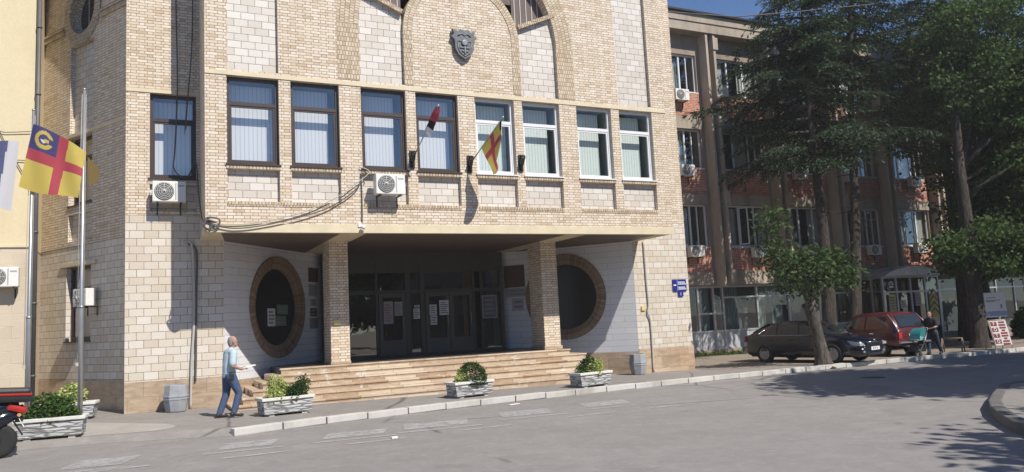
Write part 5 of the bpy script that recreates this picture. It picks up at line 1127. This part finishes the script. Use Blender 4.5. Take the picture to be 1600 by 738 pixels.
def niva():
    t_ = thing('parked_car', 'maroon boxy three door off roader seen from behind, parked nose to the building', 'car', (26.55,1.9,gz(26.8)-.02), R(86), 'parked cars'); t_.scale = (1.04,)*3
    st_ = [(-1.80,.74,.52,.98),(-1.78,.80,.42,1.0),(-1.3,.83,.40,1.0),(0,.835,.38,1.0),(.9,.83,.4,1.0),(1.7,.80,.44,.95),(1.84,.76,.5,.90)]
    rings = []
    for x, w_, zb, zt in st_:
        h = [(0,zb),(.85*w_,zb),(w_*.985,zb+.06),(w_,zb+.25),(w_*.99,zt-.12),(w_*.955,zt),(.5*w_,zt+.015),(0,zt+.02)]; rings.append([(x,y,z) for y, z in h] + [(x,-y,z) for y, z in h[-2:0:-1]])
    bo = loftmesh(rings).build('body', M['maroon'], t_, True); cutwheels(bo, [(1.2,.36,.42,1.2),(-1.0,.36,.42,1.2)]); L().box(-1.6,1.6,-.55,.55,.3,.6).build('underbody', M['underbody'], t_)
    pf = [(.85,.97),(.42,1.50),(.25,1.60),(-.5,1.645),(-1.2,1.63),(-1.40,1.57),(-1.78,1.02)]; rr = []; wt = lambda z: .79-(max(z,1.0)-1.0)*.27
    for x, z in pf: rr.append([(x,-.80,.97),(x,-.795,1.0),(x,-wt(z),z-.05 if z > 1.1 else z),(x,-wt(z)+.07,z),(x,0,z+.02),(x,wt(z)-.07,z),(x,wt(z),z-.05 if z > 1.1 else z),(x,.795,1.0),(x,.80,.97)])
    loftmesh(rr, False).build('cabin', M['maroon'], t_); sy = lambda z, s: s*(.795-(z-1.0)*.26+.012)
    for s in (-1,1):
        for poly in ([(.62,1.06),(-.28,1.06),(-.28,1.50),(.36,1.49)],[(-.36,1.06),(-1.46,1.06),(-1.20,1.49),(-.36,1.505)]):
            L().face([(x,sy(z,s),z) for x, z in (poly if s < 0 else poly[::-1])]).build('side_window', M['carglass'], t_)
        m = L(); m.tube([(-1.34,s*.70,1.57),(-1.60,s*.745,1.30),(-1.81,s*.79,.98)], .022, 6); m.build('pillar_trim', M['steel'], t_)
        m = L(); m.box(-1.835,-1.80,s*.70-.085,s*.70+.085,.68,.92,0,.01); m.build('taillight', M['taillight'], t_)
        m = L(); m.obox((.45,s*.90,1.12),(1,0,0),(0,1,0),.04,.09,.07,0,.02); m.build('mirror', M['black'], t_)
        m = L(); m.box(1.84,1.86,s*.52-.1,s*.52+.1,.68,.86,0,.01); m.build('headlight', M['headlight'], t_)
        m = L(); m.box(-.75,-.57,s*.84-.012,s*.84+.012,.86,.89); m.build('door_handle', M['chrome'], t_)
        for x in (1.2,-1.0): wheel(t_, x, s*.72, .345, .19, True)
    m = L(); m.face([(-1.755,-.58,1.09),(-1.45,-.53,1.53),(-1.45,.53,1.53),(-1.755,.58,1.09)]); o = m.build('rear_window', M['carglass'], t_); o.location = (-.014,0,.010)
    m = L(); m.face([(.80,-.66,1.05),(.80,.66,1.05),(.45,.58,1.48),(.45,-.58,1.48)]); o = m.build('windscreen', M['carglass'], t_); o.location = (.012,0,.01)
    m = L(); m.box(-1.90,-1.80,-.80,.80,.50,.585,0,.02); m.build('bumper', M['chrome'], t_)
    m = L(); m.box(-1.825,-1.81,-.26,.26,.72,.84); pl_ = m.build('number_plate', M['white'], t_); text('BU 014', .10, (-1.828,0,.78), M['black'], pl_, (R(90),0,R(-90)))
    m = L(); m.tube([(-1.5,.35,.42),(-1.86,.35,.40)], .035, 10); m.build('exhaust', M['steel'], t_)
niva()
def scooter():
    t_ = thing('scooter', 'black motor scooter with a top box and red tail lamp at the left edge', 'scooter', (-2.30,-3.72,gz(-2.3,-.12)), R(187)); t_.scale = (1.05,)*3
    m = L()
    def tyre(x):
        m = L(); m.lathe([(.17,-.05),(.23,-.065),(.275,-.035),(.285,0),(.275,.035),(.23,.065),(.17,.05)], (x,0,.285), (0,1,0), 28); o = m.build('wheel', M['rubber'], t_); m = L(); m.lathe([(.18,-.045),(.15,-.02),(.05,-.03),(.05,.03),(.15,.02),(.18,.045)], (x,0,.285), (0,1,0), 20); m.build('rim', M['rim'], o)
    tyre(0); tyre(1.32)
    m = L(); m.tube([(-.30,0,.86),(.05,0,.80),(.5,0,.74)], [.10,.16,.14], 14); m.tube([(-.38,0,.80),(0,0,.62),(.35,0,.45),(.8,0,.30),(1.05,0,.42)], [.07,.15,.15,.14,.10], 14); m.tube([(.98,0,.34),(1.12,0,.75),(1.05,0,1.02)], [.18,.17,.10], 14); m.build('bodywork', M['carblack'], t_)
    m = L(); m.tube([(-.15,0,.88),(.2,0,.87),(.6,0,.80)], [.10,.14,.10], 12); m.build('seat', M['black'], t_)
    m = L(); m.obox((-.22,0,.99),(1,0,.06),(0,1,0),.25,.20,.085,0,.06); m.obox((-.22,0,1.085),(1,0,.06),(0,1,0),.25,.205,.06,0,.05); tb = m.build('top_box', M['black'], t_)
    m = L(); m.obox((-.22,0,1.04),(1,0,.06),(0,1,0),.258,.212,.018,0,.012); m.build('reflector_band', M['taillight'], tb)
    m = L(); m.obox((-.27,0,.80),(1,0,.35),(0,1,0),.15,.14,.055,0,.04); m.build('tail_lamp', M['taillight'], t_)
    m = L(); m.obox((-.27,0,.50),(.55,0,1),(0,1,0),.17,.06,.012); m.obox((-.30,0,.62),(1,0,0),(0,1,0),.06,.05,.05,0,.02); m.build('mudguard', M['black'], t_)
    m = L(); m.obox((-.335,0,.56),(.5,0,1),(0,1,0),.085,.09,.005); m.build('number_plate', M['white'], t_)
    for s in (-1,1):
        m = L(); m.tube([(-.28,s*.10,.70),(-.30,s*.20,.70)], [.015,.03], 8); m.build('indicator', plain('amber_lens', (.5,.28,.12), .3), t_)
        m = L(); m.tube([(.02,s*.11,.30),(.20,s*.13,.70)], .022, 8); m.build('shock_absorber', M['steel'], t_)
        m = L(); m.tube([(1.02,s*.05,1.05),(.98,s*.34,1.08)], .018, 8); m.tube([(1.05,s*.25,1.08),(1.08,s*.30,1.28)], .01, 6); m.lathe([(0,-.01),(.06,-.01),(.06,.01),(0,.01)], (1.08,s*.31,1.30), (1,0,0), 12); m.build('handlebar', M['black'], t_)
    m = L(); m.tube([(.35,-.13,.30),(.0,-.17,.30),(-.28,-.17,.36)], [.03,.05,.055], 12); m.build('silencer', M['steel'], t_); m = L(); m.box(-.05,.35,-.02,.14,.22,.38,0,.05); m.build('engine', M['underbody'], t_)
scooter()
# ================================================================ people
def ball(c, r):
    c = Vector(c); rx, ry, rz = r; out = []
    for i, ph in enumerate((-90,-55,-20,20,55,90)):
        n = 1 if abs(ph) == 90 else 12
        for k in range(n): a = 2*math.pi*k/n; out.append(c + Vector((rx*math.cos(R(ph))*math.cos(a), ry*math.cos(R(ph))*math.sin(a), rz*math.sin(R(ph)))))
    return out
def skin(name, J, E_, mat, parent, vox=.012, smooth=5, grow=0.):
    """one continuous figure: tapered hulls between joints, fused by a voxel remesh"""
    bm = bmesh.new()
    def rad(k):
        r = J[k][1]; r = (r[1], r[0], min(r)) if isinstance(r, tuple) else (r, r, r); return tuple(q+grow for q in r)
    for a, b in E_:
        tb = bmesh.new()
        for p in ball(J[a][0], rad(a)) + ball(J[b][0], rad(b)): tb.verts.new(p)
        r_ = bmesh.ops.convex_hull(tb, input=tb.verts); bmesh.ops.delete(tb, geom=[v for v in tb.verts if not v.link_faces], context='VERTS')
        tm = bpy.data.meshes.new('t'); tb.to_mesh(tm); tb.free(); bm.from_mesh(tm); bpy.data.meshes.remove(tm)
    bmesh.ops.recalc_face_normals(bm, faces=bm.faces)
    me = bpy.data.meshes.new(name); bm.to_mesh(me); bm.free(); o = bpy.data.objects.new(name, me); COL.objects.link(o)
    md = o.modifiers.new('r', 'REMESH'); md.mode = 'VOXEL'; md.voxel_size = vox; md.use_smooth_shade = True
    sm = o.modifiers.new('s', 'SMOOTH'); sm.iterations = smooth; sm.factor = .5
    dg = bpy.context.evaluated_depsgraph_get(); dg.update(); nm = bpy.data.meshes.new_from_object(o.evaluated_get(dg)); bpy.data.objects.remove(o); nm.name = name
    nm.materials.clear(); nm.materials.append(mat); nm.polygons.foreach_set('use_smooth', [True]*len(nm.polygons)); q = bpy.data.objects.new(name, nm); COL.objects.link(q); q.parent = parent; return q
M['skinm'] = plain('skin', (.42,.24,.17), .6, var=.08); M['shirt'] = plain('pale_blue_shirt', (.42,.52,.56), .8, var=.08, sc=8); M['jeans'] = plain('blue_denim', (.055,.085,.16), .9, var=.25, sc=10); M['leather'] = plain('black_leather', (.02,.02,.02), .5); M['greyhair'] = plain('cropped_grey_hair', (.24,.215,.20), .9, var=.2, sc=30); M['darkhair'] = plain('dark_hair', (.02,.016,.014), .7); M['tee'] = plain('black_tshirt', (.018,.018,.02), .85); M['djeans'] = plain('dark_denim', (.04,.055,.085), .9, var=.2)
def ch(*k): return list(zip(k, k[1:]))
def person(label, loc, rz, H, pose, hair, top, trous, fem=False):
    t_ = thing('person', label, 'person', loc, rz); s = H/1.78; t_.scale = (s*1.06, s*1.12, s)
    J = {'pel':((0,0,.96),(.14,.11)),'sp':((.01,0,1.14),(.135,.10)),'ch':((.03,0,1.34),(.155,.115)),'ub':((.035,0,1.46),(.13,.09)),'nk':((.055,0,1.53),.055),'nk2':((.07,0,1.585),.056),'hd0':((.085,0,1.635),(.072,.08)),'hd1':((.085,0,1.70),(.077,.097)),'hd2':((.075,0,1.755),(.062,.078)),'nose':((.186,0,1.672),.014),'ch1':((.145,0,1.605),.042),'lip':((.168,0,1.628),.020)}
    E_ = ch('pel','sp','ch','ub','nk','nk2','hd0','hd1','hd2') + [('hd1','nose'),('hd0','ch1'),('ch1','lip')]
    cloth_top = {}; 
    for sd, y in (('L',1),('R',-1)):
        J['sh'+sd] = ((.03,y*.175,1.43),.068); el, wr, hn = pose['arm'+sd]
        J['el'+sd] = (el,.043); J['wr'+sd] = (wr,.028); J['pm'+sd] = (hn,(.038,.02)); E_ += [('ub','sh'+sd)] + ch('sh'+sd,'el'+sd,'wr'+sd,'pm'+sd)
        d = (Vector(hn)-Vector(wr)).normalized(); sv = d.cross(Vector((0,0,1))).normalized() if abs(d.z) < .8 else Vector((1,0,0)); up = sv.cross(d)
        for k, (off, ln_) in enumerate(((-.026,.066),(-.009,.078),(.009,.074),(.026,.058))):
            a = Vector(hn)+d*.03+sv*off; b_ = a+d*ln_*.55-up*.006; c = b_+d*ln_*.45-up*.02
            for nm, p, r in (('a',a,.0095),('b',b_,.009),('c',c,.0075)): J['f%d%s%s'%(k,nm,sd)] = (tuple(p), r)
            E_ += [('pm'+sd,'f%da%s'%(k,sd))] + ch(*['f%d%s%s'%(k,q,sd) for q in 'abc'])
        a = Vector(hn)-sv*y*.032; b_ = a+d*.03-sv*y*.02+up*.01; J['ta'+sd] = (tuple(a),.011); J['tb'+sd] = (tuple(b_),.009); E_ += ch('pm'+sd,'ta'+sd,'tb'+sd)
        hp, kn, an, toe = pose['leg'+sd]; J['hp'+sd] = (hp,.10); J['kn'+sd] = (kn,.062); J['an'+sd] = (an,.042); J['to'+sd] = (toe,.035); E_ += [('pel','hp'+sd)] + ch('hp'+sd,'kn'+sd,'an'+sd,'to'+sd)
    skin('body', J, E_, M['skinm'], t_, .0065, 4)
    for y in (-.034,.034): e_ = L(); e_.lathe([(0,-.009),(.007,-.006),(.010,0),(.007,.006),(0,.009)], (.168,y,1.70), (1,0,0), 8); e_.build('eye', M['leather'], t_)
    k = 1.0
    T_ = {'a':((0,0,.95),(.175,.14)),'b':((.005,0,1.10),(.175,.145 if not fem else .16)),'c':((.03,0,1.32),(.19,.14)),'d':((.035,0,1.44),(.165,.105)),'e':((.05,0,1.51),.070)}; E2 = ch('a','b','c','d','e')
    for sd, y in (('L',1),('R',-1)):
        el = Vector(pose['arm'+sd][0]); sh_ = Vector((.03,y*.175,1.43)); T_['s'+sd] = (tuple(sh_),.086); T_['m'+sd] = (tuple(sh_.lerp(el,.5)),.080); T_['n'+sd] = (tuple(sh_.lerp(el,.80)),.076); E2 += [('d','s'+sd)] + ch('s'+sd,'m'+sd,'n'+sd)
    skin('shirt', T_, E2, top, t_, .012, 4)
    T_ = {'p':((0,0,.93),(.17,.13))}; E2 = []
    for sd in 'LR':
        hp, kn, an, toe = [Vector(q) for q in pose['leg'+sd]]; T_['h'+sd] = (tuple(hp),.118); T_['t'+sd] = (tuple(hp.lerp(kn,.5)),.098); T_['k'+sd] = (tuple(kn),.078); T_['c'+sd] = (tuple(kn.lerp(an,.5)),.074); T_['a'+sd] = (tuple(kn.lerp(an,.97)),.066); E2 += [('p','h'+sd)] + ch('h'+sd,'t'+sd,'k'+sd,'c'+sd,'a'+sd)
    skin('trousers', T_, E2, trous, t_, .012, 4)
    for sd in 'LR':
        hp, kn, an, toe = [Vector(q) for q in pose['leg'+sd]]; d = (toe-an); d.z = 0; d.normalize(); skin('shoe', {'h':(tuple(an - d*.05 - Vector((0,0,.03))),(.045,.045)),'m':(tuple(an.lerp(toe,.5)-Vector((0,0,.02))),(.052,.042)),'t':(tuple(toe+d*.03),(.05,.032))}, [('h','m'),('m','t')], M['leather'], t_, .012, 2)
    hair(t_); return t_
def hair_m(t_):
    skin('hair', {'a':((.045,0,1.62),(.070,.055)),'b':((.050,0,1.69),(.083,.082)),'c':((.058,0,1.74),(.072,.078))}, ch('a','b','c'), M['greyhair'], t_, .009, 2)
    for y in (-.085,.085): skin('ear', {'a':((.075,y,1.655),.018),'b':((.07,y*1.08,1.69),.02)}, [('a','b')], M['skinm'], t_, .006, 1)
def hair_w(t_):
    skin('hair', {'t':((.055,0,1.765),(.082,.085)),'b':((.02,0,1.70),(.10,.085)),'c':((-.02,0,1.58),(.10,.07)),'d':((-.06,0,1.44),(.10,.06)),'e':((-.09,0,1.30),(.06,.04))}, ch('t','b','c','d','e'), M['darkhair'], t_, .012, 3)
man = person('balding grey haired man in pale blue shirt and jeans walking along holding papers', (1.76,-1.15,gz(1.8)), R(14), 1.80, {
    'armR':((-.02,-.25,1.15),(.20,-.17,1.06),(.27,-.13,1.065)),'armL':((.02,.25,1.15),(.25,.14,1.07),(.32,.10,1.075)),
    'legR':((0,-.095,.92),(.17,-.10,.53),(.06,-.10,.12),(.20,-.11,.045)),'legL':((0,.095,.92),(-.03,.10,.50),(-.17,.10,.10),(-.05,.11,.04))}, hair_m, M['shirt'], M['jeans'])
pap = thing('papers', 'folded papers held in the hands of the walking man', 'papers', (2.07,-1.15,1.085)); m = L(); m.obox((.12,.02,.02),(1,.1,.15),(-.1,1,0),.14,.10,.008); m.obox((.14,.03,.035),(1,.2,.12),(-.2,1,0),.12,.09,.004); m.build('sheet', M['paper'], pap)
ph = thing('belt_pouch', 'black pouch on the belt of the walking man', 'pouch', (1.80,-1.36,.93)); m = L(); m.box(-.05,.05,-.03,.03,-.09,.06,0,.015); m.build('pouch', M['leather'], ph)
wom = person('long haired woman in black t-shirt and jeans pushing the stroller', (27.25,-.12,gz(27)), R(190), 1.63, {
    'armR':((.10,-.24,1.18),(.33,-.18,1.12),(.40,-.16,1.12)),'armL':((.12,.24,1.18),(.34,.18,1.12),(.41,.16,1.12)),
    'legR':((0,-.10,.92),(.10,-.12,.50),(.14,-.12,.09),(.27,-.12,.04)),'legL':((0,.10,.92),(-.12,.11,.50),(-.33,.11,.12),(-.22,.12,.045))}, hair_w, M['tee'], M['djeans'], True)
# ---------------- stroller
SR = thing('stroller', 'grey framed baby stroller with teal canopy pushed by the woman', 'stroller', (26.42,-.07,gz(26.4)), R(190))
M['teal'] = plain('teal_fabric', (.01,.16,.17), .8); M['tealt'] = plain('pale_teal_fabric', (.12,.42,.40), .8)
m = L()
for s in (-1,1): m.tube([(-.42,s*.24,1.03),(-.12,s*.25,.62),(.38,s*.24,.14)], .016, 8); m.tube([(-.30,s*.25,.14),(.05,s*.25,.55),(.15,s*.25,.72)], .016, 8)
m.tube([(-.42,-.24,1.03),(-.46,0,1.05),(-.42,.24,1.03)], .018, 8); m.tube([(.3,-.24,.24),(.3,.24,.24)], .012, 6); m.tube([(-.22,-.25,.24),(-.22,.25,.24)], .012, 6); m.tube([(.28,-.25,.60),(.36,0,.62),(.28,.25,.60)], .018, 8); m.tube([(.28,-.25,.60),(-.1,-.25,.62)], .012, 6); m.tube([(.28,.25,.60),(-.1,.25,.62)], .012, 6); m.build('frame', plain('stroller_grey', (.30,.30,.31), .4, .4), SR)
m = L(); n = 10
for i in range(n):
    a0, a1 = R(-12+128*i/n), R(-12+128*(i+1)/n)
    p = [( -.10+.36*math.cos(a)*1.0, .68+.36*math.sin(a)) for a in (a0,a1)]
    m.face([(p[0][0],-.25,p[0][1]),(p[1][0],-.25,p[1][1]),(p[1][0],.25,p[1][1]),(p[0][0],.25,p[0][1])], 1 if i < 2 else 0); 
    for s in (-1,1): m.face([(p[0][0],s*.25,p[0][1]),(p[1][0],s*.25,p[1][1]),(-.10,s*.25,.68)], 1 if i < 2 else 0)
m.build('canopy', [M['teal'],M['tealt']], SR)
m = L(); m.obox((-.16,0,.62),(.35,0,1),(0,1,0),.26,.22,.03,0,.02); m.obox((.10,0,.42),(1,0,.12),(0,1,0),.22,.22,.03,0,.02); m.obox((.34,0,.32),(.4,0,-1),(0,1,0),.14,.2,.02,0,.01); m.build('seat', M['tee'], SR)
m = L(); m.box(-.22,.24,-.20,.20,.17,.33,0,.03); m.build('basket', M['black'], SR)
for x, s in ((.36,-1),(.36,1),(-.28,-1),(-.28,1)):
    m = L(); m.lathe([(.03,-.02),(.085,-.025),(.095,0),(.085,.025),(.03,.02)], (x,s*.25,.095), (0,1,0), 16); m.build('wheel', M['rubber'], SR)
# ---------------- signs on the right
FS = thing('photo_sign', 'folding pavement sign reading FOTO in dark red beside the maple trunk', 'sign', (31.35,-.02,gz(31.3)), R(-10))
m = L(); 
for s in (-1,1):
    for x in (-.43,.43): m.tube([(x,s*.24,0),(x,0,1.18)], .02, 6)
m.tube([(-.43,0,1.18),(.43,0,1.18)], .02, 6); m.build('stand', plain('sign_frame_tan', (.42,.33,.26), .6), FS)
ang = math.atan2(.24,1.18); m = L(); bd = m.obox((0,-.135,.66),(1,0,0),(0,math.cos(ang),-math.sin(ang)) if False else (0,math.cos(ang),math.sin(ang)*-1),.42,.012,.50); bd = m.build('board', plain('sign_cream', (.56,.50,.47), .6), FS)
DR = plain('dark_red_print', (.16,.02,.03), .6); m = L()
fy = lambda z: -.135+ (z-.66)*math.tan(ang) - .018
for k in range(4):
    z = 1.03-.235*k; m.obox((-.235,fy(z),z),(1,0,0),(0,math.cos(ang),-math.sin(ang)),.155,.003,.085)
for k, w_ in enumerate((.15,.17,.16,.09,.17,.17,.08,.16,.17)):
    z = 1.08-.108*k; m.obox((.17,fy(z),z),(1,0,0),(0,math.cos(ang),-math.sin(ang)),w_,.003,.036)
m.build('print', DR, bd)
for k, c_ in enumerate('FOTO'):
    z = 1.03-.235*k; text(c_, .19, (-.235,fy(z)-.005,z), M['white'], bd, (R(90)-ang,0,0))
IB = thing('info_board', 'white info board on a thin post behind the photo sign, partly hidden by the maple', 'board', (35.3,2.5,gz(35)), R(-8)); m = L(); m.box(-.70,.70,-.02,.02,1.22,2.36,0,.006); bd = m.build('panel', M['white'], IB)
m = L(); m.box(-.70,.70,-.024,-.0205,1.28,1.50); m.build('blue_band', plain('pale_blue_print', (.34,.38,.62), .6), bd)
m = L(); 
for z, a, b_ in ((2.12,-.45,.1),(2.0,-.5,.35),(1.95,-.5,.05)): m.box(a,b_,-.024,-.0205,z-.015,z+.015)
m.box(.35,.45,-.024,-.0205,1.62,1.80); m.build('printed_lines', M['ink'], bd); m = L(); m.tube([(.60,.03,-.05),(.60,.03,2.3)], .025, 8); m.tube([(-.60,.03,-.05),(-.60,.03,2.3)], .025, 8); m.build('post', M['steel'], IB)
TB = thing('trestle', 'low worn wooden trestle on the pavement between the woman and the maple', 'trestle', (28.95,.3,gz(29)), R(25)); m = L()
for s in (-1,1): m.tube([(-.02,s*.35,.55),(.28*s*0-.30,s*.36,0)], .028, 6); m.tube([(.02,s*.35,.55),(.30,s*.36,0)], .028, 6); 
m.tube([(0,-.38,.55),(0,.38,.55)], .028, 6); m.tube([(-.2,-.36,.18),(-.2,.36,.18)], .02, 6); m.build('frame', plain('worn_wood', (.20,.15,.11), .8), TB)
m = MB(); m.obox((4.05,-6.35,gz(4,-.095)),(1,.2,0),(-.2,1,0),.06,.035,.018,0,.01); tag(m.build('litter', M['paper']), 'small white scrap of litter lying on the asphalt', 'litter')
m = MB(); m.obox((8.15,-2.75,gz(8,-.108)),(1,.3,0),(-.3,1,0),.16,.05,.008,0,.005); tag(m.build('litter', M['paper']), 'flattened pale paper by the kerb before the middle planter', 'litter')
m = MB(); m.lathe([(0,.006),(.33,.006),(.34,0)], (18.9,-4.2,gz(18.9,-.12)), n=24); tag(m.build('manhole_cover', plain('iron', (.10,.095,.09), .7, .3)), 'round iron manhole cover in the road', 'manhole')
for o in list(bpy.data.objects):
    if o.name.startswith(('air_conditioner','stone_planter')) and o.get('label') == 'x': print('UNLABELLED', o.name)
# ================================================================ added to lift dark tones like lens flare: haze
m = MB(); m.box(-90, 150, -75, 60, -3, 36); hz_ = m.build('veil_volume', None); hz_.data.materials.clear()
hm = bpy.data.materials.new('veil_volume'); hm.use_nodes = True; ht = hm.node_tree; ht.nodes.remove(ht.nodes['Principled BSDF']); pv = ht.nodes.new('ShaderNodeVolumePrincipled')
pv.inputs['Color'].default_value = (1,.97,.96,1); pv.inputs['Density'].default_value = .00075; ht.links.new(pv.outputs[0], ht.nodes['Material Output'].inputs['Volume']); hz_.data.materials.append(hm); tag(hz_, kind='stuff')
